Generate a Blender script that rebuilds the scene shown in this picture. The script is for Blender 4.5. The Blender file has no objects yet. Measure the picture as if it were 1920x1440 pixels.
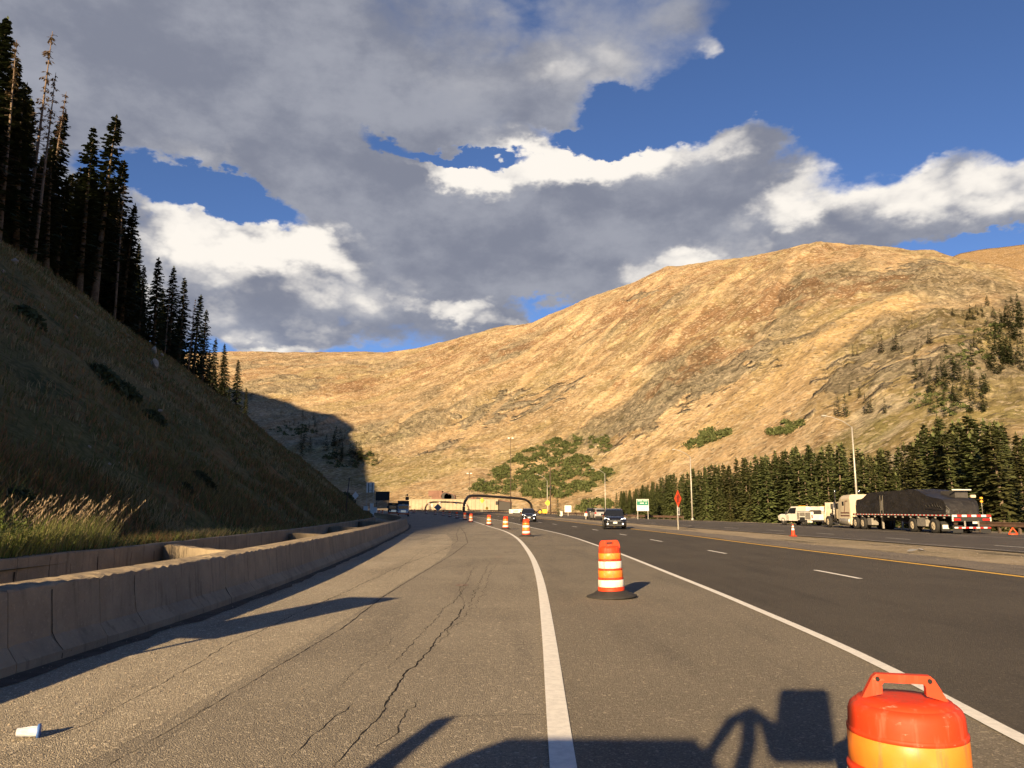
import bpy, bmesh, math, random
import numpy as np
from mathutils import Vector, Matrix
random.seed(7); np.random.seed(7)
S = bpy.context.scene
COL = S.collection
R = math.radians

# ------------------------------------------------------------------ camera
H, F, PITCH = 1.6, 1440.0, math.atan(235 / 1440)
cam = bpy.data.cameras.new('camera'); cam.lens = 27.0; cam.sensor_width = 36.0; cam.sensor_fit = 'HORIZONTAL'
cam.clip_start = 0.05; cam.clip_end = 20000
camo = bpy.data.objects.new('camera', cam); COL.objects.link(camo)
camo.location = (0, 0, H); camo.rotation_euler = (R(90) + PITCH, 0, 0)
S.camera = camo
S.view_settings.view_transform = 'Standard'; S.view_settings.look = 'None'
S.view_settings.gamma = 1; S.view_settings.use_curve_mapping = False
EXPO = 1.32
S.view_settings.exposure = EXPO
S.cycles.use_adaptive_sampling = True; S.cycles.adaptive_threshold = .02
S.cycles.max_bounces = 4; S.cycles.diffuse_bounces = 2; S.cycles.glossy_bounces = 2
S.cycles.transmission_bounces = 4; S.cycles.transparent_max_bounces = 4

def pray(px, py):
    cx = (px - 960) / F; cy = (720 - py) / F
    return cx, math.cos(PITCH) - cy * math.sin(PITCH), math.sin(PITCH) + cy * math.cos(PITCH)
def at(px, py, Y):
    x, y, z = pray(px, py); t = Y / y
    return Vector((x * t, Y, H + z * t))
def ground(px, py, z=0.0):
    x, y, zz = pray(px, py); t = (z - H) / zz
    return Vector((x * t, y * t, z))
def azel(px, py):
    x, y, z = pray(px, py)
    return math.degrees(math.atan2(x, y)), math.degrees(math.atan2(z, math.hypot(x, y)))

# ------------------------------------------------------------------ sun and sky
SUN_EL, SUN_AZ = R(18.0), R(20.5)           # the light travels towards +Y, swung SUN_AZ to the right
ldir = Vector((math.sin(SUN_AZ) * math.cos(SUN_EL), math.cos(SUN_AZ) * math.cos(SUN_EL), -math.sin(SUN_EL)))
sun = bpy.data.lights.new('sun', 'SUN'); sun.energy = 5.0; sun.angle = R(0.53); sun.color = (1.0, 0.74, 0.43)
suno = bpy.data.objects.new('sun', sun); COL.objects.link(suno)
suno.rotation_euler = ldir.to_track_quat('-Z', 'Y').to_euler(); suno.location = (-60, -160, 80)

class NT:
    """small helper to write node trees"""
    def __init__(s, tree): s.t = tree; s.n = tree.nodes; s.l = tree.links
    def node(s, typ, **kw):
        n = s.n.new(typ)
        for k, v in kw.items(): setattr(n, k, v)
        return n
    def put(s, sock, v):
        if isinstance(v, bpy.types.NodeSocket): s.l.new(v, sock)
        elif v is not None: sock.default_value = v
    def math(s, op, a, b=None, c=None, clamp=False):
        n = s.node('ShaderNodeMath', operation=op, use_clamp=clamp)
        s.put(n.inputs[0], a); s.put(n.inputs[1], b); s.put(n.inputs[2], c)
        return n.outputs[0]
    def vmath(s, op, a, b=None, scale=None):
        n = s.node('ShaderNodeVectorMath', operation=op)
        s.put(n.inputs[0], a); s.put(n.inputs[1], b)
        if scale is not None: s.put(n.inputs['Scale'], scale)
        return n.outputs['Value'] if op in ('LENGTH', 'DOT_PRODUCT', 'DISTANCE') else n.outputs['Vector']
    def mix(s, f, a, b, blend='MIX'):
        n = s.node('ShaderNodeMix', data_type='RGBA', blend_type=blend)
        s.put(n.inputs[0], f); s.put(n.inputs[6], a); s.put(n.inputs[7], b)
        return n.outputs[2]
    def smooth(s, x, lo, hi, a=0.0, b=1.0):
        n = s.node('ShaderNodeMapRange', interpolation_type='SMOOTHSTEP')
        s.put(n.inputs[0], x); n.inputs[1].default_value = lo; n.inputs[2].default_value = hi
        n.inputs[3].default_value = a; n.inputs[4].default_value = b
        return n.outputs[0]
    def noise(s, vec, scale, detail=4, rough=.55, dist=0.0, color=False):
        n = s.node('ShaderNodeTexNoise')
        s.put(n.inputs['Vector'], vec)
        n.inputs['Scale'].default_value = scale; n.inputs['Detail'].default_value = detail
        n.inputs['Roughness'].default_value = rough; n.inputs['Distortion'].default_value = dist
        return n.outputs['Color' if color else 'Fac']
    def comb(s, x, y, z=0.0):
        n = s.node('ShaderNodeCombineXYZ')
        s.put(n.inputs[0], x); s.put(n.inputs[1], y); s.put(n.inputs[2], z)
        return n.outputs[0]
    def sep(s, v):
        n = s.node('ShaderNodeSeparateXYZ'); s.put(n.inputs[0], v); return n.outputs

def build_sky():
    w = bpy.data.worlds.new('World'); S.world = w; w.use_nodes = True
    t = NT(w.node_tree); t.n.clear()
    out = t.node('ShaderNodeOutputWorld'); bg = t.node('ShaderNodeBackground')
    sky = t.node('ShaderNodeTexSky', sky_type='NISHITA')
    sky.sun_disc = False; sky.sun_elevation = SUN_EL; sky.altitude = 3400
    sky.sun_rotation = math.pi + SUN_AZ
    sky.air_density = 1.0; sky.dust_density = 0.3; sky.ozone_density = 2.0
    STR = 0.10
    d = t.node('ShaderNodeTexCoord').outputs['Generated']
    x, y, z = t.sep(d)
    az = t.math('MULTIPLY', t.math('ARCTAN2', x, y), 57.2958)
    el = t.math('MULTIPLY', t.math('ARCSINE', z), 57.2958)
    P = t.comb(az, el)
    # noise in direction space, stretched so that puffs lie flatter towards the horizon
    dn = t.vmath('MULTIPLY', d, (1.0, 1.0, 1.7))
    warp = t.noise(dn, 7.0, 5, .58, color=True)
    P2 = t.vmath('ADD', P, t.vmath('MULTIPLY', t.vmath('SUBTRACT', warp, (.5, .5, .5)), (9.0, 6.0, 0)))
    warp2 = t.noise(dn, 34.0, 4, .65, color=True)
    P2 = t.vmath('ADD', P2, t.vmath('MULTIPLY', t.vmath('SUBTRACT', warp2, (.5, .5, .5)), (2.0, 1.5, 0)))
    def field(blobs, vec, start):
        acc = start
        for (px, py, rx, ry, rot, wgt) in blobs:
            a0, e0 = azel(px, py)
            k = 57.3 / F
            v = t.vmath('SUBTRACT', vec, (a0, e0, 0))
            if rot:
                n = t.node('ShaderNodeVectorRotate', rotation_type='Z_AXIS'); t.put(n.inputs['Vector'], v)
                n.inputs['Angle'].default_value = R(rot); v = n.outputs[0]
            v = t.vmath('MULTIPLY', v, (1 / (rx * k), 1 / (ry * k), 0))
            l2 = t.vmath('DOT_PRODUCT', v, v)
            g = t.math('POWER', 0.3679, t.math('MULTIPLY', l2, l2))     # flat-topped bump
            acc = t.math('MULTIPLY_ADD', g, wgt, acc)
        return acc
    fbm = t.noise(dn, 9.0, 8, .6)
    fine = t.noise(dn, 40.0, 5, .65)
    def puffs(vec):
        n = t.node('ShaderNodeTexVoronoi', feature='F1'); t.put(n.inputs['Vector'], vec); n.inputs['Scale'].default_value = 15.0
        n.inputs['Detail'].default_value = 1.0; n.inputs['Roughness'].default_value = .45; n.inputs['Lacunarity'].default_value = 2.3
        return n.outputs['Distance']
    dp = t.vmath('ADD', dn, t.vmath('MULTIPLY', t.vmath('SUBTRACT', warp, (.5, .5, .5)), (.16, .16, .16)))
    puff = puffs(dp)
    calm = t.smooth(el, 17, 27, 1.0, .45)                     # the high deck is smoother than the heaped cloud below it
    bill = t.math('MULTIPLY_ADD', t.math('SUBTRACT', fbm, .5), 1.25, t.math('MULTIPLY', t.math('SUBTRACT', fine, .5), .34))
    bill = t.math('MULTIPLY', t.math('MULTIPLY_ADD', t.math('SUBTRACT', .42, puff), .55, bill), calm)
    # cover: where cloud stands (positive) and where blue shows (negative); px, py, rx, ry, turn, weight
    cover = [(330, 50, 880, 230, 4, 1.3), (1190, 30, 170, 110, 20, .55), (1040, 165, 170, 70, 6, .5),
             (560, 290, 300, 70, 0, .55), (300, 210, 360, 95, 0, .9), (60, 330, 190, 110, 0, .9), (340, 330, 60, 24, 0, .6),
             (400, 362, 200, 34, 6, -2.2), (735, 250, 75, 17, 14, -1.15), (900, 290, 120, 15, 2, -2.0), (1120, 262, 110, 17, 4, -1.5), (1200, 222, 110, 40, 10, -2.0), (1330, 185, 90, 50, 0, -1.0),
             (470, 510, 270, 140, 0, 1.5), (1000, 450, 420, 165, -8, 1.7), (1490, 390, 300, 125, -14, 1.4), (1780, 390, 180, 70, -8, 1.2),
             (1405, 262, 80, 48, 0, 1.5), (1090, 330, 270, 46, 2, 1.1), (860, 340, 100, 30, 0, .7), (1340, 0, 120, 70, 0, .6), (1790, 320, 60, 30, 0, .3), (680, 400, 130, 90, 0, .8), (1960, 380, 120, 60, 0, .7),
             (720, 620, 600, 40, 0, .7), (1270, 500, 90, 50, 0, .8), (880, 598, 150, 26, 4, .9), (520, 652, 60, 18, 0, .9),
             (640, 590, 60, 30, 0, -.7), (1040, 572, 70, 22, 0, -1.0), (1850, 462, 90, 18, -10, -1.1), (1760, 425, 190, 40, -8, .6), (1310, 120, 36, 26, 30, .55),
             (1255, 245, 30, 14, 0, .75), (1640, 120, 330, 160, 0, -1.3), (1860, 200, 260, 160, 0, -.9)]
    c0 = field(cover, P2, -0.42)
    cov = t.math('ADD', c0, bill)
    # towards the sides and behind, the same broken deck goes on
    side = t.smooth(t.math('ABSOLUTE', az), 40, 60)
    cov = t.math('MULTIPLY_ADD', side, .35, cov)
    alpha = t.smooth(cov, -.14, 0.72)
    # sunlit heads
    lit = [(440, 440, 190, 62, 0, 1.3), (610, 470, 130, 46, -10, .8), (470, 560, 280, 105, 0, .55), (900, 110, 300, 90, 0, .42), (1120, 150, 150, 50, 0, .3), (1560, 430, 200, 40, -6, .3), (1040, 360, 300, 40, 0, .25), (1090, 300, 250, 44, 2, 1.9), (880, 325, 100, 26, 12, 1.3), (1620, 335, 190, 52, -14, 1.5),
           (1840, 368, 170, 46, -5, 1.1), (1400, 262, 110, 44, 0, .55), (1260, 500, 110, 50, 0, 1.3), (870, 596, 160, 22, 4, 1.1), (520, 652, 70, 20, 0, 1.2),
           (360, 325, 120, 40, 0, .4), (560, 560, 200, 60, 0, .25), (1310, 120, 50, 40, 0, .6), (1255, 245, 50, 30, 0, .9),
           (1000, 440, 330, 90, -6, -.62), (700, 380, 140, 60, 0, -.4), (350, 60, 800, 200, 0, -.32)]
    l0 = field(lit, P2, 0.06)
    lf = t.math('MULTIPLY_ADD', bill, t.smooth(l0, -.3, .6, .25, .8), l0)
    thin = t.math('MULTIPLY', t.smooth(cov, .05, .7, 1.0, 0.0), .30)
    lf = t.math('ADD', lf, thin)
    lf = t.math('MULTIPLY_ADD', t.math('MULTIPLY', t.math('SUBTRACT', .42, puff), t.smooth(l0, .15, .8)), .8, lf)
    lit_f = t.smooth(lf, 0.0, 1.35)
    k = 1.0 / STR / 2 ** EXPO
    def kc(c): return (c[0] * k, c[1] * k, c[2] * k, 1)
    deck = t.mix(t.smooth(fbm, .35, .68), kc((.225, .243, .31)), kc((.35, .365, .425)))
    cloud = t.mix(lit_f, deck, kc((1.0, .94, .86)))
    # cloud low over the ridge is bluer
    haze_f = t.smooth(el, 6, 16, .45, 0.0)
    cloud = t.mix(t.math('MULTIPLY', haze_f, t.math('SUBTRACT', 1.0, lit_f)), cloud, kc((.24, .31, .48)))
    blue = t.mix(1.0, sky.outputs[0], (.37, .425, .535, 1), 'MULTIPLY')
    col = t.mix(alpha, blue, cloud)
    t.put(bg.inputs[0], col); bg.inputs[1].default_value = STR
    t.l.new(bg.outputs[0], out.inputs[0])
build_sky()
S.world.cycles.sampling_method = 'MANUAL'; S.world.cycles.sample_map_resolution = 256

# ------------------------------------------------------------------ helpers
def tag(o, label=None, cat=None, group=None, kind=None):
    if label: o['label'] = label
    if cat: o['category'] = cat
    if group: o['group'] = group
    if kind: o['kind'] = kind
    return o
def empty(name, loc=(0, 0, 0), rz=0.0, label=None, cat=None, group=None):
    o = bpy.data.objects.new(name, None); COL.objects.link(o)
    o.empty_display_size = .2
    o.location = loc; o.rotation_euler = (0, 0, rz)
    return tag(o, label, cat, group)
def link(name, me, parent=None, mat=None):
    o = bpy.data.objects.new(name, me); COL.objects.link(o)
    if parent is not None: o.parent = parent
    if mat is not None and not me.materials: me.materials.append(mat)
    return o
def copy_tree(o, parent=None):
    c = o.copy(); COL.objects.link(c); c.parent = parent
    for ch in list(o.children): copy_tree(ch, c)
    return c
def mesh_np(name, V, faces, smooth=False):
    me = bpy.data.meshes.new(name)
    V = np.asarray(V, dtype=np.float32)
    faces = np.asarray(faces, dtype=np.int32)
    n, k = faces.shape
    me.vertices.add(len(V)); me.vertices.foreach_set('co', V.ravel())
    me.loops.add(n * k); me.loops.foreach_set('vertex_index', faces.ravel())
    me.polygons.add(n)
    me.polygons.foreach_set('loop_start', np.arange(0, n * k, k, dtype=np.int32))
    if smooth: me.polygons.foreach_set('use_smooth', np.ones(n, dtype=bool))
    me.update(calc_edges=True); me.validate()
    return me
def set_col(me, name, C):
    a = me.color_attributes.new(name, 'FLOAT_COLOR', 'POINT')
    C4 = np.ones((len(C), 4), np.float32); C4[:, :C.shape[1]] = C
    a.data.foreach_set('color', C4.ravel())

class MB:
    """collects shapes, then links them as one mesh object"""
    def __init__(s): s.v = []; s.f = []; s.sm = []
    def add(s, vs, fs, smooth=False):
        b = len(s.v); s.v += [tuple(v) for v in vs]
        s.f += [tuple(i + b for i in f) for f in fs]; s.sm += [smooth] * len(fs); return s
    def box(s, x0, x1, y0, y1, z0, z1, M=None):
        vs = [(x, y, z) for z in (z0, z1) for y in (y0, y1) for x in (x0, x1)]
        if M is not None: vs = [M @ Vector(v) for v in vs]
        return s.add(vs, [(0, 2, 3, 1), (4, 5, 7, 6), (0, 1, 5, 4), (2, 6, 7, 3), (0, 4, 6, 2), (1, 3, 7, 5)])
    def cbox(s, x0, x1, y0, y1, z0, z1, c=.02, M=None):
        """box with chamfered edges"""
        c = min(c, .49 * (x1 - x0), .49 * (y1 - y0), .49 * (z1 - z0))
        def ring(cx, cy, z):
            return [(x0 + cx, y0 + c + cy - c, z) for _ in ()] or [
                (x0 + c + cx, y0 + cx, z), (x1 - c - cx, y0 + cx, z), (x1 - cx, y0 + c + cx, z), (x1 - cx, y1 - c - cx, z),
                (x1 - c - cx, y1 - cx, z), (x0 + c + cx, y1 - cx, z), (x0 + cx, y1 - c - cx, z), (x0 + cx, y0 + c + cx, z)]
        rings = [ring(c * .7, 0, z0), ring(0, 0, z0 + c), ring(0, 0, z1 - c), ring(c * .7, 0, z1)]
        vs = [v for r in rings for v in r]
        if M is not None: vs = [M @ Vector(v) for v in vs]
        fs = [tuple(range(7, -1, -1)), tuple(range(24, 32))]
        for k in range(3):
            for i in range(8):
                j = (i + 1) % 8; fs.append((k * 8 + i, k * 8 + j, k * 8 + 8 + j, k * 8 + 8 + i))
        return s.add(vs, fs)
    def prism(s, prof, x0, x1, taper=None, M=None):
        """prof: list of (y,z), extruded along x"""
        n = len(prof); vs = [(x0, y, z) for y, z in prof] + [(x1, y, z) for y, z in prof]
        if M is not None: vs = [M @ Vector(v) for v in vs]
        fs = [tuple(range(n)), tuple(range(2 * n - 1, n - 1, -1))]
        fs += [(i, i + n, (i + 1) % n + n, (i + 1) % n) for i in range(n)]
        return s.add(vs, fs)
    def lathe(s, prof, n=24, c=(0, 0, 0), axis='z', smooth=True, cap=True):
        vs = []; fs = []
        for r, z in prof:
            for i in range(n):
                a = 2 * math.pi * i / n; p = (r * math.cos(a), r * math.sin(a), z)
                if axis == 'x': p = (p[2], p[0], p[1])
                if axis == 'y': p = (p[0], p[2], p[1])
                vs.append((p[0] + c[0], p[1] + c[1], p[2] + c[2]))
        for k in range(len(prof) - 1):
            for i in range(n):
                j = (i + 1) % n; fs.append((k * n + i, k * n + j, k * n + n + j, k * n + n + i))
        s.add(vs, fs, smooth)
        if cap:
            b = len(s.v) - len(vs)
            s.f.append(tuple(b + i for i in range(n - 1, -1, -1))); s.sm.append(False)
            e = b + (len(prof) - 1) * n; s.f.append(tuple(e + i for i in range(n))); s.sm.append(False)
        return s
    def tube(s, pts, r, n=8, smooth=True):
        pts = [Vector(p) for p in pts]; rs = r if isinstance(r, (list, tuple)) else [r] * len(pts)
        vs = []; fs = []
        for i, p in enumerate(pts):
            d = (pts[min(i + 1, len(pts) - 1)] - pts[max(i - 1, 0)]).normalized()
            a = d.cross(Vector((0, 0, 1)) if abs(d.z) < .95 else Vector((0, 1, 0))).normalized(); b = d.cross(a)
            for k in range(n):
                t = 2 * math.pi * k / n; vs.append(p + (a * math.cos(t) + b * math.sin(t)) * rs[i])
        for i in range(len(pts) - 1):
            for k in range(n):
                j = (k + 1) % n; fs.append((i * n + k, i * n + j, i * n + n + j, i * n + n + k))
        fs += [tuple(range(n)), tuple(range(len(vs) - 1, len(vs) - n - 1, -1))]
        return s.add(vs, fs, smooth)
    def mesh(s, name):
        me = bpy.data.meshes.new(name); me.from_pydata([tuple(v) for v in s.v], [], s.f)
        me.polygons.foreach_set('use_smooth', s.sm)
        bm = bmesh.new(); bm.from_mesh(me); bmesh.ops.recalc_face_normals(bm, faces=bm.faces); bm.to_mesh(me); bm.free()
        me.update(); return me
    def build(s, name, mat, parent=None):
        return link(name, s.mesh(name), parent, mat)

# numpy noise -------------------------------------------------------
def _hash(i, j, seed):
    h = (i.astype(np.int64) * 374761393 + j.astype(np.int64) * 668265263 + seed * 1442695041) & 0xffffffff
    h = ((h ^ (h >> 13)) * 1274126177) & 0xffffffff
    return ((h ^ (h >> 16)) & 0xffff) / 65535.0
def vnoise(x, y, seed=0):
    xi = np.floor(x); yi = np.floor(y); fx = x - xi; fy = y - yi
    fx = fx * fx * fx * (fx * (fx * 6 - 15) + 10); fy = fy * fy * fy * (fy * (fy * 6 - 15) + 10)
    xi = xi.astype(np.int64); yi = yi.astype(np.int64)
    a = _hash(xi, yi, seed); b = _hash(xi + 1, yi, seed); c = _hash(xi, yi + 1, seed); d = _hash(xi + 1, yi + 1, seed)
    return (a * (1 - fx) + b * fx) * (1 - fy) + (c * (1 - fx) + d * fx) * fy
def fbm2(x, y, oct=5, seed=0, gain=.5, ridged=False):
    x = np.asarray(x, float); y = np.asarray(y, float)
    s = np.zeros(np.broadcast(x, y).shape); a = 1.0; tot = 0
    for o in range(oct):
        n = vnoise(x, y, seed + o * 17)
        if ridged: n = 1 - np.abs(2 * n - 1)
        s += a * n; tot += a; a *= gain
        x, y = 2.03 * (x * .8 - y * .6) + 11.3, 2.03 * (x * .6 + y * .8) - 7.1
    return s / tot
def sstep(x, a, b):
    t = np.clip((np.asarray(x, float) - a) / (b - a), 0, 1); return t * t * (3 - 2 * t)
def spline(pts):
    """monotone cubic through (value, Y) points; returns value(Y)"""
    pts = sorted(pts, key=lambda p: p[1]); Y = np.array([p[1] for p in pts], float); X = np.array([p[0] for p in pts], float)
    hh = np.diff(Y); dl = np.diff(X) / hh; m = np.zeros(len(Y)); m[0] = dl[0]; m[-1] = dl[-1]
    for i in range(1, len(Y) - 1):
        m[i] = (dl[i - 1] * hh[i] + dl[i] * hh[i - 1]) / (hh[i] + hh[i - 1])
    def f(y):
        y = np.asarray(y, float); i = np.clip(np.searchsorted(Y, y) - 1, 0, len(Y) - 2)
        t = (y - Y[i]) / hh[i]; tc = np.clip(t, 0, 1)
        h00 = 2 * tc**3 - 3 * tc**2 + 1; h10 = tc**3 - 2 * tc**2 + tc; h01 = -2 * tc**3 + 3 * tc**2; h11 = tc**3 - tc**2
        r = h00 * X[i] + h10 * hh[i] * m[i] + h01 * X[i + 1] + h11 * hh[i] * m[i + 1]
        r = r + np.where(t > 1, (y - Y[-1]) * m[-1], 0) + np.where(t < 0, (y - Y[0]) * m[0], 0)
        return r
    return f

# materials ---------------------------------------------------------
MATS = {}
def mat(name, color, rough=.6, metal=0.0, var=0.0, vscale=8.0, bump=0.0, bscale=60.0, spec=.5, emit=None, coat=0.0, world=False, vcolor=None):
    """plain surface with colour mottling and fine relief"""
    if name in MATS: return MATS[name]
    m = bpy.data.materials.new(name); m.use_nodes = True; t = NT(m.node_tree)
    b = t.n['Principled BSDF']; b.inputs['Roughness'].default_value = rough; b.inputs['Metallic'].default_value = metal
    b.inputs['Specular IOR Level'].default_value = spec; b.inputs['Coat Weight'].default_value = coat
    tc = t.node('ShaderNodeTexCoord').outputs['Object']
    c = (*color, 1)
    if var > 0:
        n = t.noise(tc, vscale, 5, .6)
        c2 = vcolor if vcolor else tuple(v * (1 - var) for v in color)
        c = t.mix(t.smooth(n, .35, .68), (*color, 1), (*c2, 1))
        r = t.math('MULTIPLY_ADD', n, .25, rough - .12, clamp=True); t.put(b.inputs['Roughness'], r)
    t.put(b.inputs['Base Color'], c)
    if bump > 0:
        bp = t.node('ShaderNodeBump'); bp.inputs['Strength'].default_value = bump; bp.inputs['Distance'].default_value = .02
        t.put(bp.inputs['Height'], t.noise(tc, bscale, 5, .6)); t.l.new(bp.outputs[0], b.inputs['Normal'])
    if emit:
        b.inputs['Emission Color'].default_value = (*color, 1); b.inputs['Emission Strength'].default_value = emit
    MATS[name] = m; return m

# ================================================================== setting
# lines painted on or bounding the road, (X, Y) in metres, camera standing over (0, 0)
lineW = spline([(2.9, -40), (3.3, -8), (3.56, 5.67), (3.8, 8.2), (3.94, 13.3), (3.95, 20.8), (3.92, 27.9), (3.81, 33.8), (3.39, 47.6), (1.85, 67.8), (-.35, 95.6), (-4.6, 131.7), (-9, 160), (-24, 230), (-52, 320)])
lineG = spline([(-.4, -40), (.1, -8), (.32, 5.1), (.46, 9.9), (.64, 18), (.68, 24), (.58, 32.7), (.24, 44.6), (-.47, 56.6), (-2.08, 72.4), (-5.5, 105.4), (-10.6, 140), (-14.5, 162), (-29, 230)])
lineY = spline([(13.2, -40), (12.6, 0), (12.16, 18.7), (11.74, 26.5), (11.25, 36.1), (10.72, 50.6), (9.95, 61.7), (8.6, 80.7), (4.6, 124.7), (-1, 163), (-14, 230), (-42, 320)])
lineD = spline([(9, -40), (8.3, 0), (8.05, 19.5), (7.73, 29.6), (7.43, 40.4), (7.06, 49.8), (6.5, 61.7), (5.78, 72), (4.6, 83), (.34, 124.7), (-4, 158), (-19, 230), (-47, 320)])
lineFE = spline([(21.5, -40), (20.4, 0), (19.4, 29.8), (18.74, 39), (18.0, 47), (17.3, 56.6), (15.6, 75), (12.5, 104), (9.0, 130), (3.5, 170), (-8, 230), (-36, 320)])
lineFD = spline([(24.5, -40), (23.2, 0), (21.6, 33.5), (21.2, 42.6), (20.75, 51.3), (20.17, 58), (18.9, 68), (16, 90), (11.9, 125), (6.5, 170), (-5, 230), (-33, 320)])
lineFR = spline([(35, -40), (34, 0), (33.4, 40), (32.4, 60), (31, 76), (28.6, 90), (24.4, 108), (19.6, 125), (13, 160), (0.5, 230), (-27, 320)])
lineJ = spline([(-5.2, -30), (-4.95, 0), (-4.86, 7.6), (-4.78, 12), (-4.9, 17), (-5.15, 21.5), (-5.85, 31.8), (-7.13, 47.6), (-9.0, 67.8), (-12.3, 90), (-17.6, 115), (-24.5, 142)])
lineK = spline([(-8.1, -30), (-8.2, 0), (-8.25, 20), (-8.7, 31), (-9.7, 42), (-11.2, 57), (-14.0, 80), (-18.5, 104), (-21, 118)])
lineH = spline([(-8.2, -300), (-8.3, 20), (-8.8, 31), (-9.8, 42), (-11.6, 60), (-14.6, 82), (-19, 106), (-25.5, 140), (-38, 203), (-62, 300), (-110, 420), (-190, 560)])

def g(Y):
    Y = np.asarray(Y, float); d = np.clip(Y - 60, 0, None)
    return np.where(Y < 160, .00003 * d * d, .3 + .006 * (Y - 160)) * 1.0
def gz(X, Y):
    X = np.asarray(X, float); Y = np.asarray(Y, float)
    e = np.clip(X - lineFR(np.clip(Y, -40, 320)) - 3, 0, None)
    return g(np.clip(Y, -400, 500)) - 3.0 * sstep(e, 0, 13) + .16 * np.clip(e - 58, 0, 150)
def fin(v): return float(v)
def gp(X, Y): return Vector((X, Y, fin(gz(X, Y))))

def road_mat(name, base, light, dark, speck=1.0, crackle=0.0, stripes=False, rough=.85):
    m = bpy.data.materials.new(name); m.use_nodes = True; t = NT(m.node_tree); b = t.n['Principled BSDF']
    tc = t.node('ShaderNodeTexCoord').outputs['Object']
    n1 = t.noise(tc, .35, 6, .6); n2 = t.noise(t.vmath('MULTIPLY', tc, (1.0, .12, 1.0)), 1.3, 5, .6)
    c = t.mix(t.smooth(n1, .3, .7), (*base, 1), (*light, 1))
    c = t.mix(t.math('MULTIPLY', t.smooth(n2, .48, .72), .7), c, (*dark, 1))
    # aggregate: light and dark chips
    v = t.node('ShaderNodeTexVoronoi'); t.put(v.inputs['Vector'], tc); v.inputs['Scale'].default_value = 95
    hue = t.sep(v.outputs['Color'])[0]
    chip = t.smooth(hue, .80, .98); pit = t.smooth(hue, .28, .02)
    c = t.mix(t.math('MULTIPLY', chip, .55 * speck), c, tuple(min(1, x * 2.3) for x in light) + (1,))
    c = t.mix(t.math('MULTIPLY', pit, .55 * speck), c, tuple(x * .35 for x in dark) + (1,))
    v2 = t.node('ShaderNodeTexVoronoi'); t.put(v2.inputs['Vector'], tc); v2.inputs['Scale'].default_value = 42
    h2 = t.sep(v2.outputs['Color'])[1]
    c = t.mix(t.math('MULTIPLY', t.smooth(h2, .95, .99), .5 * speck), c, tuple(min(1, x * 2.6) for x in light) + (1,))
    t.put(b.inputs['Base Color'], c); b.inputs['Roughness'].default_value = rough; b.inputs['Specular IOR Level'].default_value = .3
    bp = t.node('ShaderNodeBump'); bp.inputs['Strength'].default_value = .75; bp.inputs['Distance'].default_value = .012
    hgt = t.math('ADD', t.math('MULTIPLY', v.outputs['Distance'], -1.2), t.math('MULTIPLY', t.noise(tc, 24, 4, .6), .8))
    t.put(bp.inputs['Height'], hgt); t.l.new(bp.outputs[0], b.inputs['Normal'])
    return m
M_old = road_mat('worn asphalt', (.205, .178, .136), (.265, .231, .175), (.142, .124, .098), .85)
M_ramp = road_mat('grey asphalt', (.172, .149, .112), (.208, .180, .135), (.125, .109, .086), .8)
M_new = road_mat('dark asphalt', (.064, .055, .044), (.082, .071, .056), (.042, .037, .031), .7)
M_far = road_mat('far asphalt', (.07, .062, .054), (.10, .088, .074), (.045, .04, .036), .6)
M_shld = road_mat('shoulder asphalt', (.15, .13, .105), (.20, .17, .135), (.09, .08, .066), .8)

def ground_mat():
    m = bpy.data.materials.new('gravel and dirt'); m.use_nodes = True; t = NT(m.node_tree); b = t.n['Principled BSDF']
    tc = t.node('ShaderNodeTexCoord').outputs['Object']
    n = t.noise(tc, .5, 7, .65); n2 = t.noise(t.vmath('MULTIPLY', tc, (1.0, .2, 1.0)), .8, 5, .6)
    c = t.mix(t.smooth(n, .35, .65), (.27, .215, .14, 1), (.36, .295, .20, 1))
    c = t.mix(t.smooth(n2, .52, .66), c, (.12, .10, .075, 1))
    v = t.node('ShaderNodeTexVoronoi'); t.put(v.inputs['Vector'], tc); v.inputs['Scale'].default_value = 9
    hue = t.sep(v.outputs['Color'])[0]
    c = t.mix(t.math('MULTIPLY', t.smooth(hue, .88, .97), .5), c, (.5, .44, .34, 1))
    grass = t.smooth(t.noise(tc, .08, 5, .6), .5, .62)
    c = t.mix(t.math('MULTIPLY', grass, .25), c, (.13, .12, .045, 1))
    t.put(b.inputs['Base Color'], c); b.inputs['Roughness'].default_value = .95; b.inputs['Specular IOR Level'].default_value = .15
    bp = t.node('ShaderNodeBump'); bp.inputs['Strength'].default_value = .8; bp.inputs['Distance'].default_value = .05
    t.put(bp.inputs['Height'], t.noise(tc, 6, 6, .65)); t.l.new(bp.outputs[0], b.inputs['Normal'])
    return m
M_ground = ground_mat()

def ribbon(name, fl, fr, Y, dz, m, nx=2, parent=None, kind='structure', jig=0.0):
    Y = np.asarray(Y, float); a = np.array([fin(fl(y)) for y in Y]); b = np.array([fin(fr(y)) for y in Y])
    if jig: 
        a = a + (fbm2(Y * 1.7, Y * 0 + 3, 3, 5) - .5) * jig; b = b + (fbm2(Y * 1.9, Y * 0 + 9, 3, 8) - .5) * jig
    V = []; 
    for i in range(len(Y)):
        for k in range(nx):
            x = a[i] + (b[i] - a[i]) * k / (nx - 1)
            V.append((x, Y[i], fin(g(Y[i])) + dz))
    Fc = [(i * nx + k, i * nx + k + 1, (i + 1) * nx + k + 1, (i + 1) * nx + k) for i in range(len(Y) - 1) for k in range(nx - 1)]
    o = link(name, mesh_np(name, V, Fc), parent, m)
    if kind: o['kind'] = kind
    return o
Yr = np.concatenate([np.arange(-40, 70, 2.0), np.arange(70, 170, 3.0), np.arange(170, 321, 5.0)])

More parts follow.
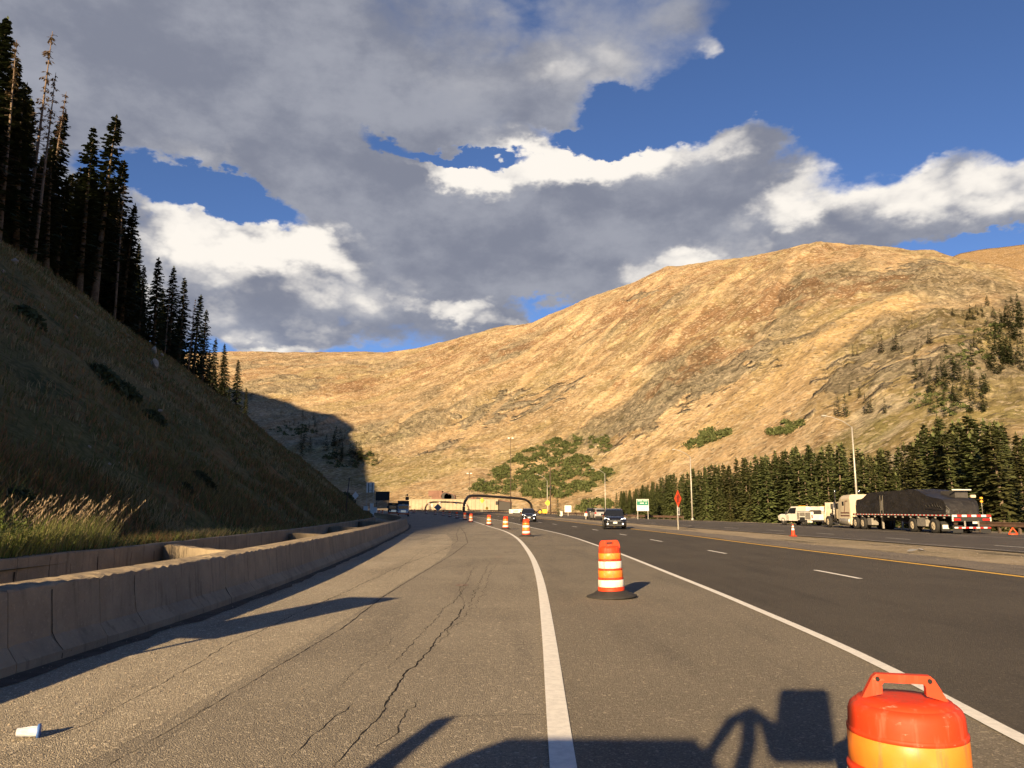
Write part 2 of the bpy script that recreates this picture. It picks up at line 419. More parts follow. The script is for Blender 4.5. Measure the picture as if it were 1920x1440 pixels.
# one ground sheet to the horizon
def build_ground():
    xs = np.concatenate([-np.geomspace(3000, 30, 22), np.arange(-26, 40, 2.0), 38 + np.geomspace(3, 3000, 60)])
    ys = np.concatenate([-np.geomspace(2500, 45, 16), np.arange(-40, 180, 4.0), 180 + np.geomspace(5, 5000, 60)])
    X, Y = np.meshgrid(xs, ys)
    Z = gz(X, Y) - .02 + (fbm2(X * .12, Y * .12, 4, 3) - .5) * .5 * sstep(X - lineFR(np.clip(Y, -40, 320)), 3, 10)
    # the low crown of the median between the carriageways
    c = np.clip(Y, -40, 320); mid = (lineY(c) + 1.3 + lineFE(c) - .6) / 2; wd = np.clip((lineFE(c) - lineY(c) - 1.9) / 2, .5, 9)
    Z = Z + .0 * mid
    nx = len(xs); V = np.stack([X, Y, Z], -1).reshape(-1, 3)
    i = np.arange((len(ys) - 1) * (nx - 1)); r = i // (nx - 1); q = i % (nx - 1); a = r * nx + q
    o = link('ground', mesh_np('ground', V, np.stack([a, a + 1, a + nx + 1, a + nx], -1), True), None, M_ground); o['kind'] = 'structure'
build_ground()

road = ribbon('paved_shoulder', lambda y: fin(lineJ(min(y, 142))) - 4.2 if y < 118 else fin(lineH(y)) , lambda y: fin(lineG(y)), Yr, .004, M_old)
M_oldest = road_mat('dusty sunlit oldest asphalt', (.265, .228, .168), (.345, .298, .22), (.175, .151, .113), 1.0)  # paler for dust and age, and for grazing sun put into the colour
lineS = spline([(-2.9, -40), (-2.72, 5), (-2.5, 9), (-2.45, 15), (-2.3, 26), (-2.9, 38), (-4.4, 52)])
ribbon('dusty_sunlit_shoulder', lambda y: fin(lineJ(y)) - .2, lambda y: fin(lineS(y)), np.arange(-30, 52, 1.0), .0052, M_oldest, jig=.12)
ramp = ribbon('ramp_lane', lambda y: fin(lineG(y)), lambda y: fin(lineW(y)), Yr, .008, M_ramp)
lanes = ribbon('near_carriageway', lambda y: fin(lineW(y)), lambda y: fin(lineY(y)) + .35, Yr, .012, M_new)
ribbon('inner_shoulder', lambda y: fin(lineY(y)) + .35, lambda y: fin(lineY(y)) + 2.7, Yr, .006, M_shld, jig=.9)
farr = ribbon('far_carriageway', lambda y: fin(lineFE(y)) - .5, lambda y: fin(lineFR(y)) - 5, Yr, .010, M_far, jig=.2)
ribbon('far_shoulder', lambda y: fin(lineFR(y)) - 5, lambda y: fin(lineFR(y)), Yr, .006, M_far, jig=.4)

M_paint = mat('white road paint', (.83, .80, .72), .7, var=.15, vscale=14, bump=.3, bscale=90)
M_yellow = mat('yellow road paint', (.85, .50, .055), .7, var=.2, vscale=10)
M_thin = mat('worn white paint', (.50, .46, .40), .8, var=.5, vscale=9)
Ym = np.concatenate([np.arange(-40, 70, 1.0), np.arange(70, 321, 2.5)])
def stripe(name, f, w, Y, m, parent, dz=.016):
    o = ribbon(name, lambda y: fin(f(y)) - w / 2, lambda y: fin(f(y)) + w / 2, Y, dz, m, parent=parent, kind=None)
    return o
stripe('edge_line', lineG, .17, Ym[Ym < 164], M_paint, ramp)
stripe('edge_line', lineW, .14, Ym, M_paint, lanes, .018)
stripe('centre_line', lineY, .19, Ym, M_yellow, lanes, .018)
for (a, b) in [(-2.5, 0.5), (8, 10.8), (18.3, 20.85), (28.5, 30.8), (39, 41.8), (48.6, 51), (60, 62.6), (70.6, 73.4), (82, 85), (93.5, 96.5), (104.5, 107.5), (115, 118), (125, 128), (136, 139), (147, 150), (158, 161)]:
    stripe('lane_dash', lineD, .13, np.linspace(a, b, 4), M_paint, lanes, .017)
stripe('edge_line', lineFE, .13, Ym, M_thin, farr)
for (a, b) in [(14, 17), (23.5, 26.5), (32.6, 35), (41.8, 44.2), (50.5, 53), (58, 61), (66, 69), (77, 80), (88, 91), (99, 102)]:
    stripe('lane_dash', lineFD, .12, np.linspace(a, b, 3), M_paint, farr)
stripe('edge_line', lambda y: lineFR(y) - 5.2, .12, Ym, M_thin, farr)

# cracks and seams in the old asphalt: narrow open joints with dirt in them
M_crack = mat('crack filler', (.025, .022, .019), .95, spec=.1)
def crack(pts, w0, jit, seed, name='crack', par=None, dz=.0072, taper=True):
    rnd = random.Random(seed); P = [ground(*p) for p in pts]
    out = []
    for a, b in zip(P[:-1], P[1:]):
        n = max(2, int((b - a).length / .07))
        for k in range(n): out.append(a.lerp(b, k / n))
    out.append(P[-1]); n = len(out); V = []; off = 0.0
    for i, p in enumerate(out):
        d = (out[min(i + 1, n - 1)] - out[max(i - 1, 0)]); d.z = 0; d.normalize(); s = Vector((-d.y, d.x, 0))
        off = off * .82 + rnd.gauss(0, jit); e = min(i, n - 1 - i) / n * 2
        w = w0 * .68 * (rnd.uniform(.2, 1.0)) * (min(1, .25 + 3 * e) if taper else 1) * (1 + .012 * p.y)
        q = p + s * off
        V += [(q + s * w / 2), (q - s * w / 2)]
    V = [(v.x, v.y, fin(g(v.y)) + dz) for v in V]
    Fc = [(2 * i, 2 * i + 1, 2 * i + 3, 2 * i + 2) for i in range(n - 1)]
    return link(name, mesh_np(name, V, Fc), par or road, M_crack)
C = [([(630, 1440), (665, 1395), (690, 1375), (725, 1335), (730, 1308), (745, 1290), (762, 1262), (800, 1225), (838, 1180), (865, 1150), (872, 1130)], .030, .010, 1),
     ([(700, 1412), (740, 1375), (755, 1345), (778, 1315)], .014, .012, 2), ([(545, 1425), (580, 1390), (604, 1360), (640, 1332), (662, 1318)], .012, .012, 3),
     ([(728, 1255), (755, 1228), (790, 1190), (820, 1160), (850, 1128), (880, 1095)], .014, .014, 4), ([(800, 1218), (840, 1190), (870, 1160), (888, 1120), (905, 1080), (918, 1055)], .016, .016, 5),
     ([(870, 1130), (862, 1105), (880, 1085), (893, 1060)], .016, .016, 6), ([(882, 1150), (900, 1120), (916, 1090), (925, 1062), (912, 1048), (893, 1055)], .012, .018, 7),
     ([(200, 1440), (330, 1365), (420, 1310), (530, 1245), (640, 1180), (720, 1118), (790, 1075), (848, 1040), (877, 1018), (872, 1000), (860, 985)], .034, .004, 8),
     ([(0, 1425), (60, 1400), (180, 1350), (300, 1285), (430, 1210), (560, 1150), (680, 1095), (760, 1058), (835, 1030), (858, 1015), (856, 1000), (862, 988)], .026, .009, 9),
     ([(860, 1143), (920, 1142), (1010, 1141)], .009, .004, 10), ([(880, 1212), (940, 1210), (1020, 1208)], .009, .004, 11), ([(800, 1348), (880, 1344), (960, 1343), (1030, 1340)], .009, .003, 12),
     ([(720, 1090), (770, 1050), (790, 1033), (830, 1024)], .012, .012, 13), ([(640, 1290), (690, 1240), (740, 1195)], .008, .012, 14), ([(250, 1440), (360, 1345), (420, 1290)], .006, .01, 15)]
for c in C: crack(*c)
# dirty gutter along the foot of the barrier
M_gut = mat('gutter dirt', (.075, .062, .047), .95, var=.5, vscale=3, bump=.6, bscale=30)
o = ribbon('gutter_dirt', lambda y: fin(lineJ(y)) - .05, lambda y: fin(lineJ(y)) + .22, np.arange(-10, 140, .5), .012, M_gut, jig=.25)

# ---- left hillside -------------------------------------------------
def hz(u, Y):
    """height of the grassy slope at distance u left of its foot"""
    u = np.asarray(u, float); Y = np.asarray(Y, float)
    z = .62 + .10 * np.clip(u, 0, 2.0) + .76 * np.clip(u - 1.4, 0, 34.5) + .50 * np.clip(u - 35.9, 0, 60) + .46 * np.clip(u - 95.9, 0, 1200)
    # unseen shoulder added left of and behind the camera, shaped to shade the slope
    D = np.clip(Y + 282, 0, 220)                                  # where along the road its shade comes down
    Xe = -8.3 + 3.6 * sstep(D, 8, 26) - 4.0 * sstep(D, 95, 160)
    crest = (8.3 + 110 + Xe) / 1.078
    near = 1 - sstep(Y, -90, -20)
    prof = np.where(u < 110, 27 + (crest - 27) * np.clip((u - 42) / 68, 0, 1) ** 1.5, crest + .42 * (u - 110))
    z = np.where(u > 36, z * (1 - near) + np.maximum(z, prof) * near, z)
    z = z + HB * np.clip(u - 130, 0, 330) * sstep(Y, 20, 130) * (1 - sstep(Y, 190, 330)) * (.75 + .5 * fbm2(Y * .012 + u * .004, Y * 0 + .5, 2, 3))
    z = z * np.where(u > 36, 1 - .35 * sstep(Y, 260, 520), 1)
    n = (fbm2(u * .11, Y * .08, 5, 21) - .5) * 2.4 * sstep(u, 1, 9) * (1 - sstep(u, 60, 100)) + (fbm2(u * .6, Y * .5, 4, 33) - .5) * .5 * sstep(u, .5, 3)
    n = n + (fbm2(u * .02, Y * .016, 4, 41) - .5) * 22 * sstep(u, 125, 200)
    return z + n + g(np.clip(Y, 0, 400))
HB = .44
def hill_mat():
    m = bpy.data.materials.new('hillside grass'); m.use_nodes = True; t = NT(m.node_tree); b = t.n['Principled BSDF']
    tc = t.node('ShaderNodeTexCoord').outputs['Object']
    n = t.noise(tc, .10, 6, .6); n2 = t.noise(tc, .35, 7, .65); n3 = t.noise(tc, 3.5, 6, .7)
    c = t.mix(t.smooth(n, .38, .62), (.19, .14, .058, 1), (.112, .106, .036, 1))
    c = t.mix(t.smooth(n2, .5, .68), c, (.235, .125, .05, 1))
    c = t.mix(t.smooth(t.noise(tc, .16, 6, .6, .4), .56, .66), c, (.06, .068, .026, 1))
    c = t.mix(t.math('MULTIPLY', t.smooth(n3, .4, .75), .7), c, (.26, .195, .09, 1))
    c = t.mix(t.math('MULTIPLY', t.smooth(n3, .5, .25), .6), c, (.04, .036, .018, 1))
    v = t.node('ShaderNodeTexVoronoi'); t.put(v.inputs['Vector'], tc); v.inputs['Scale'].default_value = 1.6
    stones = t.math('MULTIPLY', t.smooth(t.sep(v.outputs['Color'])[0], .95, .97), t.smooth(v.outputs['Distance'], .16, .09))
    c = t.mix(stones, c, (.36, .31, .25, 1))
    t.put(b.inputs['Base Color'], c); b.inputs['Roughness'].default_value = .95; b.inputs['Specular IOR Level'].default_value = .1
    bp = t.node('ShaderNodeBump'); bp.inputs['Strength'].default_value = 1.0; bp.inputs['Distance'].default_value = .25
    t.put(bp.inputs['Height'], t.noise(tc, 2.2, 8, .7)); t.l.new(bp.outputs[0], b.inputs['Normal'])
    return m
M_hill = hill_mat()
def build_hill():
    us = np.concatenate([np.linspace(.10, 3, 14), np.arange(3.4, 46, .45), np.geomspace(46.5, 1300, 60)])
    ys = np.concatenate([np.linspace(-900, -60, 22), np.arange(-50, 8, 3), np.arange(8, 140, .6), np.arange(140, 300, 2.5), np.linspace(302, 640, 24)])
    U, Y = np.meshgrid(us, ys); Z = hz(U, Y); X = lineH(np.clip(Y, -300, 560)) - U
    nx = len(us); V = np.stack([X, Y, Z], -1).reshape(-1, 3)
    i = np.arange((len(ys) - 1) * (nx - 1)); r = i // (nx - 1); q = i % (nx - 1); a = r * nx + q
    o = link('hillside', mesh_np('hillside', V, np.stack([a, a + nx, a + nx + 1, a + 1], -1), True), None, M_hill); o['kind'] = 'structure'
build_hill()
def hill_pt(u, Y): return Vector((fin(lineH(Y)) - u, Y, fin(hz(u, Y))))

# ---- the bare mountain opposite ------------------------------------
sky_px = [(300, 668), (440, 660), (560, 661), (720, 661), (780, 653), (850, 636), (920, 618), (1000, 605), (1060, 580), (1100, 561), (1180, 532), (1250, 501), (1330, 489), (1380, 483), (1480, 466), (1505, 459), (1530, 456), (1580, 457), (1640, 458), (1700, 468), (1750, 468), (1790, 480), (1850, 497), (1920, 520), (2050, 560), (2300, 620), (2700, 680)]
_az = np.array([azel(*p)[0] for p in sky_px]); _el = np.array([azel(*p)[1] for p in sky_px])
def col_az(px): return azel(px, 800)[0]
_r0a = np.array([col_az(p) for p in (300, 500, 700, 900, 1000, 1150, 1300, 1500, 1700, 1920, 2700)]); _r0v = np.array([560, 540, 520, 470, 450, 420, 370, 300, 235, 190, 170.])
_r1a = np.array([col_az(p) for p in (300, 440, 720, 1000, 1250, 1530, 1750, 1920, 2700)]); _r1v = np.array([2100, 2000, 1750, 1450, 1250, 1080, 980, 900, 700.])
def mtn_z(X, Y, disp=True):
    X = np.asarray(X, float); Y = np.asarray(Y, float)
    r = np.hypot(X, Y); az = np.degrees(np.arctan2(X, Y))
    r0 = np.interp(az, _r0a, _r0v); r1 = np.interp(az, _r1a, _r1v)
    zc = H + r1 * np.tan(np.radians(np.interp(az, _az, _el)))
    zf = gz(X * (r0 / np.maximum(r, 1)), Y * (r0 / np.maximum(r, 1))) - 1.0
    t = (r - r0) / (r1 - r0); tc = np.clip(t, 0, 1)
    s = np.where(t < 1, .80 * tc + .42 * tc**2 - .22 * tc**4, 1.0)
    z = zf + (zc - zf) * s - np.clip(t - 1, 0, 9) * (r1 - r0) * .25 - np.clip(-t, 0, 9) * 60
    if disp:
        q = X * .80 - Y * .60; sdn = -(X * .60 + Y * .80)
        wob = (fbm2(X * .006, Y * .006, 4, 71) - .5) * 90
        q2 = q + wob
        env = sstep(t, .02, .25) * (1 - .75 * sstep(t, .86, .995))
        gl = fbm2(q2 / 95, sdn / 520, 4, 5, .5, True); gl2 = fbm2(q2 / 26, sdn / 160, 4, 15, .55, True)
        rk = fbm2(X / 19, Y / 19 + z / 30, 5, 25, .65)
        rkm = rockmask(X, Y, t)
        z = z + env * ((gl - .55) * 20 + (gl2 - .55) * 6 + rkm * (rk - .5) * 14)
        z = z + (fbm2(X / 9, Y / 9, 3, 55) - .5) * 1.6 * sstep(t, .01, .1)
        z = z + (fbm2(q2 / 60, sdn / 200, 4, 75) - .5) * 5 * sstep(t, .9, .99)
    return z
def rockmask(X, Y, t):
    n = fbm2(X / 120, Y / 120, 4, 91); q = X * .8 - Y * .6; sdn = -(X * .6 + Y * .8)
    chute = fbm2((q + (fbm2(X * .008, Y * .008, 3, 71) - .5) * 80) / 62, sdn / 420, 3, 95)
    return .8 * sstep(n, .46, .60) * sstep(t, .10, .22) * (1 - sstep(t, .62, .85)) * sstep(chute, .40, .56)
def mtn_mat():
    m = bpy.data.materials.new('mountain face'); m.use_nodes = True; t = NT(m.node_tree); b = t.n['Principled BSDF']
    a = t.node('ShaderNodeVertexColor', layer_name='Col').outputs['Color']
    rk = t.sep(t.node('ShaderNodeVertexColor', layer_name='Rock').outputs['Color'])[0]
    tc = t.node('ShaderNodeTexCoord').outputs['Object']
    n = t.noise(tc, .045, 8, .68); n2 = t.noise(tc, .32, 6, .7)
    c = t.mix(1.0, a, t.mix(t.smooth(n, .3, .7), (.78, .76, .72, 1), (1.18, 1.18, 1.16, 1)), 'MULTIPLY')
    c = t.mix(1.0, c, t.mix(t.smooth(n2, .3, .7), (.70, .68, .64, 1), (1.27, 1.27, 1.26, 1)), 'MULTIPLY')
    v = t.node('ShaderNodeTexVoronoi'); t.put(v.inputs['Vector'], tc); v.inputs['Scale'].default_value = .55
    hue = t.sep(v.outputs['Color'])
    c = t.mix(t.math('MULTIPLY', t.smooth(hue[0], .80, .92), .6), c, (.66, .54, .37, 1))
    c = t.mix(t.math('MULTIPLY', t.smooth(hue[1], .90, .97), .6), c, (.10, .085, .045, 1))
    t.put(b.inputs['Base Color'], c); b.inputs['Roughness'].default_value = .95; b.inputs['Specular IOR Level'].default_value = .1
    crag = t.noise(t.vmath('MULTIPLY', tc, (1.0, 1.0, .55)), .07, 9, .75, .6)
    hgt = t.math('ADD', t.math('MULTIPLY', t.noise(tc, .25, 8, .74), 2.4), t.math('MULTIPLY', t.math('MULTIPLY', crag, rk), 9.0))
    bp = t.node('ShaderNodeBump'); bp.inputs['Strength'].default_value = 1.0; bp.inputs['Distance'].default_value = 1.7
    t.put(bp.inputs['Height'], hgt); t.l.new(bp.outputs[0], b.inputs['Normal'])
    return m
M_mtn = mtn_mat()
def build_mtn():
    azs = np.concatenate([np.linspace(_az[0] - 4, col_az(440), 30), np.linspace(col_az(443), col_az(1925), 760), np.linspace(col_az(1940), _az[-1], 60)])
    ts = np.concatenate([np.linspace(-.06, 0, 3), np.linspace(.006, 1.0, 330), np.linspace(1.01, 1.6, 14)])
    A, T = np.meshgrid(azs, ts)
    r0 = np.interp(A, _r0a, _r0v); r1 = np.interp(A, _r1a, _r1v); r = r0 + (r1 - r0) * T
    X = r * np.sin(np.radians(A)); Y = r * np.cos(np.radians(A)); Z = mtn_z(X, Y)
    nx = len(azs); V = np.stack([X, Y, Z], -1).reshape(-1, 3)
    i = np.arange((len(ts) - 1) * (nx - 1)); rr = i // (nx - 1); q = i % (nx - 1); a = rr * nx + q
    me = mesh_np('mountain', V, np.stack([a, a + 1, a + nx + 1, a + nx], -1), True)
    x, y, t, az = X.ravel(), Y.ravel(), T.ravel(), A.ravel()
    q = x * .80 - y * .60; sdn = -(x * .60 + y * .80); q2 = q + (fbm2(x * .006, y * .006, 4, 71) - .5) * 90
    def mixc(c, c2, f): return c * (1 - f[:, None]) + np.array(c2)[None] * f[:, None]
    c = np.tile(np.array([.465, .335, .192]), (len(x), 1))                                        # scree and dry grass
    c = mixc(c, (.54, .40, .24), sstep(fbm2(q2 / 24, sdn / 330, 4, 101), .52, .66))              # pale gravel runs
    c = mixc(c, (.37, .30, .15), sstep(fbm2(q2 / 70, sdn / 170, 5, 107), .50, .66) * .7)          # olive turf
    tun = np.maximum(sstep(fbm2(q2 / 42, sdn / 95, 5, 111), .49, .58) * sstep(fbm2(q2 / 10, sdn / 22, 4, 117), .40, .52), .8 * sstep(fbm2(q2 / 16, sdn / 30, 4, 119), .56, .62)) * sstep(t, .30, .55)
    c = mixc(c, (.285, .175, .095), tun * .85)                                                      # russet tundra
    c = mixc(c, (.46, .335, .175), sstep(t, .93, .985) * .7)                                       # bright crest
    rk = rockmask(x, y, t)
    c = mixc(c, (.45, .39, .275), rk * .95)
    c = mixc(c, (.25, .215, .145), rk * sstep(fbm2(x / 11, y / 11, 4, 121), .5, .62) * .9)
    rside = sstep(az, col_az(1480), col_az(1640)) * (1 - sstep(t, .35, .62))
    c = mixc(c, (.28, .24, .10), rside * sstep(fbm2(x / 50, y / 50, 4, 131), .38, .6) * .8)    # greener foot on the right
    c = mixc(c, (.46, .40, .29), rside * sstep(fbm2(x / 16, y / 16, 4, 137), .56, .66) * .8)       # boulder fields there
    c = mixc(c, (.24, .23, .09), sstep(fbm2(x / 60, y / 60, 4, 141), .55, .68) * (1 - sstep(t, .12, .3)) * .5)
    fs = fbm2(q2 / 8, sdn / 55, 4, 161) - .5; c = c * (1 + .6 * fs[:, None])                           # fine downhill streaking
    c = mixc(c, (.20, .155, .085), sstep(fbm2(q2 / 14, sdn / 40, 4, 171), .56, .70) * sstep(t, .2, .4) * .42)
    sp = fbm2(x / 6.5, y / 6.5, 4, 181); c = mixc(c, (.23, .175, .09), sstep(sp, .56, .66) * (.12 + .45 * sstep(fbm2(x / 60, y / 60, 3, 183), .4, .6)))   # tufts, shrubs, dark speckle between stones
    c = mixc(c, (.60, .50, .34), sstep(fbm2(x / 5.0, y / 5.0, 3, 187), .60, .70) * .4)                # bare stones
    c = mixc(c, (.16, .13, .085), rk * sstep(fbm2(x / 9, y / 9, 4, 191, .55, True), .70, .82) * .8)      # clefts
    # the pale slide that runs down from the upper right
    pa = np.array([mp(1660, 575)[:2], mp(1530, 650)[:2], mp(1420, 740)[:2], mp(1250, 850)[:2]]) if True else None
    dmin = np.full(len(x), 1e9)
    for (p0, p1) in zip(pa[:-1], pa[1:]):
        d = p1 - p0; tt = np.clip(((x - p0[0]) * d[0] + (y - p0[1]) * d[1]) / (d @ d), 0, 1)
        dmin = np.minimum(dmin, np.hypot(x - p0[0] - tt * d[0], y - p0[1] - tt * d[1]))
    dmin = dmin + (fbm2(x / 30, y / 30, 4, 151) - .5) * 60
    c = mixc(c, (.58, .425, .225), (1 - sstep(dmin, 8, 36)) * .85)
    def run(pts, wid, col, k, rough=.5, seed=0, sc=22):
        """a band of other ground (gravel run, heath, crag) along points on the face"""
        nonlocal c
        P = np.array([mp(*q_)[:2] for q_ in pts]); dd = np.full(len(x), 1e9)
        if len(P) == 1: dd = np.hypot(x - P[0][0], y - P[0][1])
        for (p0, p1) in zip(P[:-1], P[1:]):
            d = p1 - p0; tt = np.clip(((x - p0[0]) * d[0] + (y - p0[1]) * d[1]) / (d @ d), 0, 1)
            dd = np.minimum(dd, np.hypot(x - p0[0] - tt * d[0], y - p0[1] - tt * d[1]))
        dd = dd + (fbm2(x / sc, y / sc, 4, 200 + seed) - .5) * wid * 2 * rough * 2.2
        f = (1 - sstep(dd, wid * .55, wid)) * k
        c = mixc(c, col, f); return f
    heath = (.27, .16, .088); crag = (.33, .29, .205); grav = (.60, .44, .255)
    for i, (pts, w_) in enumerate([([(1180, 565), (1150, 610)], 26), ([(1290, 600), (1230, 660)], 34), ([(1340, 665), (1290, 700)], 24), ([(1480, 545), (1380, 600)], 40), ([(860, 665), (780, 700)], 30), ([(700, 715), (640, 735)], 26), ([(1010, 640), (930, 670)], 24), ([(1660, 520), (1560, 545)], 30)]): run(pts, w_, heath, .75, .7, i, 14)
    for i, (pts, w_) in enumerate([([(1215, 790), (1150, 800)], 26), ([(1290, 735), (1220, 760)], 34), ([(960, 745), (900, 780)], 28), ([(1050, 730), (1010, 760)], 22), ([(1430, 660), (1370, 700)], 28), ([(1230, 545), (1190, 560)], 18), ([(840, 830), (810, 845)], 14), ([(1740, 480), (1700, 510)], 18), ([(1690, 640), (1640, 690), (1720, 700)], 30)]):
        f = run(pts, w_, crag, .8, .7, 20 + i, 12); c = mixc(c, (.13, .108, .07), f * sstep(fbm2(x / 7, y / 7, 4, 231, .55, True), .66, .80)); c = mixc(c, (.56, .48, .35), f * sstep(fbm2(x / 6, y / 6, 3, 233), .58, .66) * .7); rk = np.maximum(rk, f)
    for i, (pts, w_) in enumerate([([(1395, 495), (1330, 560), (1250, 640), (1180, 700)], 7), ([(1240, 520), (1120, 640), (1040, 740)], 6), ([(1180, 720), (1080, 800), (980, 870)], 10), ([(1380, 720), (1250, 810), (1120, 880)], 9), ([(1500, 700), (1440, 780), (1380, 850)], 10), ([(1010, 690), (920, 770), (840, 850)], 7), ([(880, 700), (780, 770), (720, 830)], 7)]): run(pts, w_, grav, .7, .45, 50 + i, 18)
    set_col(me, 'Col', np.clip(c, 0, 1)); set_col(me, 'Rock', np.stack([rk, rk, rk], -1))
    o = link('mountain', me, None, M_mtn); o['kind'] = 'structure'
def mp(px, py, disp=False):
    """where the line of sight through a pixel meets the mountain"""
    x, y, z = pray(px, py); k = math.hypot(x, y); lo, hi = 165.0, 2300.0
    r = np.arange(lo, hi, 8.0)
    for step, dd in ((8.0, False), (1.0, disp)):
        tt = r / k; zz = mtn_z(x * tt, y * tt, dd); ok = np.nonzero(H + z * tt < zz)[0]
        i = ok[0] if len(ok) else len(r) - 1
        if step == 8.0: r = np.arange(max(r[i] - (70 if disp else 9), 165), r[i] + (70 if disp else 9), 2.0 if disp else 1.0)
    return np.array([x * tt[i], y * tt[i], zz[i]])
build_mtn()
def build_ridge():
    pts = [(1600, 520), (1700, 505), (1760, 490), (1800, 474), (1850, 465), (1920, 457), (2050, 440), (2300, 430)]
    a = np.array([azel(*p)[0] for p in pts]); e = np.array([azel(*p)[1] for p in pts])
    azs = np.linspace(a[0], a[-1], 120); ts = np.linspace(0, 1.3, 40); A, T = np.meshgrid(azs, ts)
    r = 1100 + 800 * T; zc = 1900 * np.tan(np.radians(np.interp(A, a, e)))
    X = r * np.sin(np.radians(A)); Y = r * np.cos(np.radians(A))
    Z = np.where(T < 1, zc * (.45 + .55 * T), zc * (1 - (T - 1))) + (fbm2(X / 60, Y / 60, 5, 7) - .5) * 30 * np.clip(1.15 - T, 0, 1)
    nx = len(azs); V = np.stack([X, Y, Z], -1).reshape(-1, 3)
    i = np.arange((len(ts) - 1) * (nx - 1)); rr = i // (nx - 1); q = i % (nx - 1); k = rr * nx + q
    me = mesh_np('far_ridge', V, np.stack([k, k + 1, k + nx + 1, k + nx], -1), True)
    n = fbm2(X.ravel() / 80, Y.ravel() / 80, 4, 9); c = np.outer(1 - n, (.42, .28, .13)) + np.outer(n, (.30, .2, .1))
    set_col(me, 'Col', c); set_col(me, 'Rock', c * 0)
    o = link('far_ridge', me, None, M_mtn); o['kind'] = 'structure'
build_ridge()

# ================================================================== vegetation
def leaf_mat(name, c1, c2, trans=.25, vary=.35):
    m = bpy.data.materials.new(name); m.use_nodes = True; t = NT(m.node_tree); b = t.n['Principled BSDF']
    info = t.node('ShaderNodeObjectInfo').outputs['Random']
    tc = t.node('ShaderNodeTexCoord').outputs['Object']
    n = t.noise(tc, 1.4, 4, .6)
    c = t.mix(t.smooth(n, .3, .7), (*c1, 1), (*c2, 1))
    hs = t.node('ShaderNodeHueSaturation'); t.put(hs.inputs['Color'], c)
    t.put(hs.inputs['Value'], t.math('MULTIPLY_ADD', info, vary, 1 - vary / 2)); t.put(hs.inputs['Hue'], t.math('MULTIPLY_ADD', info, .05, .475))
    t.put(b.inputs['Base Color'], hs.outputs[0]); b.inputs['Roughness'].default_value = .75; b.inputs['Specular IOR Level'].default_value = .2
    if trans:
        tr = t.node('ShaderNodeBsdfTranslucent'); t.put(tr.inputs[0], hs.outputs[0]); mx = t.node('ShaderNodeMixShader'); mx.inputs[0].default_value = trans
        out = t.n['Material Output']; t.l.new(b.outputs[0], mx.inputs[1]); t.l.new(tr.outputs[0], mx.inputs[2]); t.l.new(mx.outputs[0], out.inputs[0])
    return m
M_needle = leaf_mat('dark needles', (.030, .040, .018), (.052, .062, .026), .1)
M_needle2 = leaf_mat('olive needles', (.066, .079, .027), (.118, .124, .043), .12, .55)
M_bark = mat('spruce bark', (.16, .12, .085), .95, var=.5, vscale=4, bump=.5, bscale=18)
M_dead = mat('weathered dead wood', (.19, .135, .095), .9, var=.4, vscale=3, bump=.4, bscale=20)
M_deadneedle = leaf_mat('dry twigs', (.22, .15, .09), (.30, .21, .13), .1)

def spruce(seed, Ht, Rmax, whorls, nb, tw, bare=.06, sparse=.12, power=.85, tsz=1.0, top_dead=0.0, lean=0.0):
    """returns crown mesh and trunk mesh of a spruce Ht high: tiers of drooping boughs, each a spray of twigs"""
    rng = np.random.RandomState(seed); V = []; 
    lx, ly = rng.uniform(-1, 1, 2) * lean
    for w in range(whorls):
        f = bare + (1 - bare) * (w + rng.uniform(-.3, .3)) / whorls; f = min(max(f, bare), .995)
        z = f * Ht; rad = Rmax * (1 - f) ** power * (1 - .45 * max(0, .22 - f) / .22) + .10
        rad *= .82 + .36 * math.sin(w * .9 + seed) ** 2 * .6
        for k in range(nb):
            if rng.rand() < sparse: continue
            a = 2 * math.pi * (k + rng.uniform(-.4, .4)) / nb + w * 2.4
            z = f * Ht + rng.uniform(-.75, .75) * Ht / whorls
            L = rad * rng.uniform(.5, 1.18); ca, sa = math.cos(a), math.sin(a)
            up = .55 * (f - .35) + rng.uniform(-.1, .1); dr = .34 * (1 - f) + .1
            for q in range(tw):
                s = (q + rng.uniform(.2, 1)) / tw; s = .12 + .88 * s
                h = z + L * (up * s - dr * s * s * 1.3 + .12 * max(0, s - .7))
                px, py = lx * f * f + ca * L * s, ly * f * f + sa * L * s
                side = -1 if q % 2 else 1
                b = a + side * rng.uniform(.2, 1.0); l = (.30 * L * (1.15 - .6 * s) + .16 * tsz) * rng.uniform(.7, 1.2)
                d = np.array([math.cos(b), math.sin(b), rng.uniform(-.55, .05)]); d /= np.linalg.norm(d)
                wv = np.array([-math.sin(b), math.cos(b), rng.uniform(-.5, .5)]) * (.16 * l + .075 * tsz) * rng.uniform(.8, 1.3)
                p = np.array([px, py, h])
                V += [p - d * .1 * l, p + d * .45 * l + wv, p + d * l + np.array([0, 0, -.10 * l]), p + d * .4 * l - wv - np.array([0, 0, .12 * l])]
    # leader
    for k in range(5):
        p = np.array([lx, ly, Ht * (1 - .02 * k)]); a = rng.uniform(0, 6.28); d = np.array([math.cos(a) * .12 * tsz, math.sin(a) * .12 * tsz, .05])
        V += [p - (0, 0, .25 * tsz), p + d, p + (0, 0, .30 * tsz), p - d]
    V = np.array(V); n = len(V) // 4
    me = mesh_np('crown', V, np.arange(n * 4).reshape(n, 4))
    tr = MB(); rb = .011 * Ht + .05
    tr.tube([(0, 0, -.4), (lx * .04, ly * .04, .2 * Ht), (lx * .25, ly * .25, .5 * Ht), (lx * .64, ly * .64, .8 * Ht), (lx, ly, Ht)], [rb * 1.25, rb * .92, rb * .62, rb * .28, .015], 7)
    return me, tr.mesh('trunk')
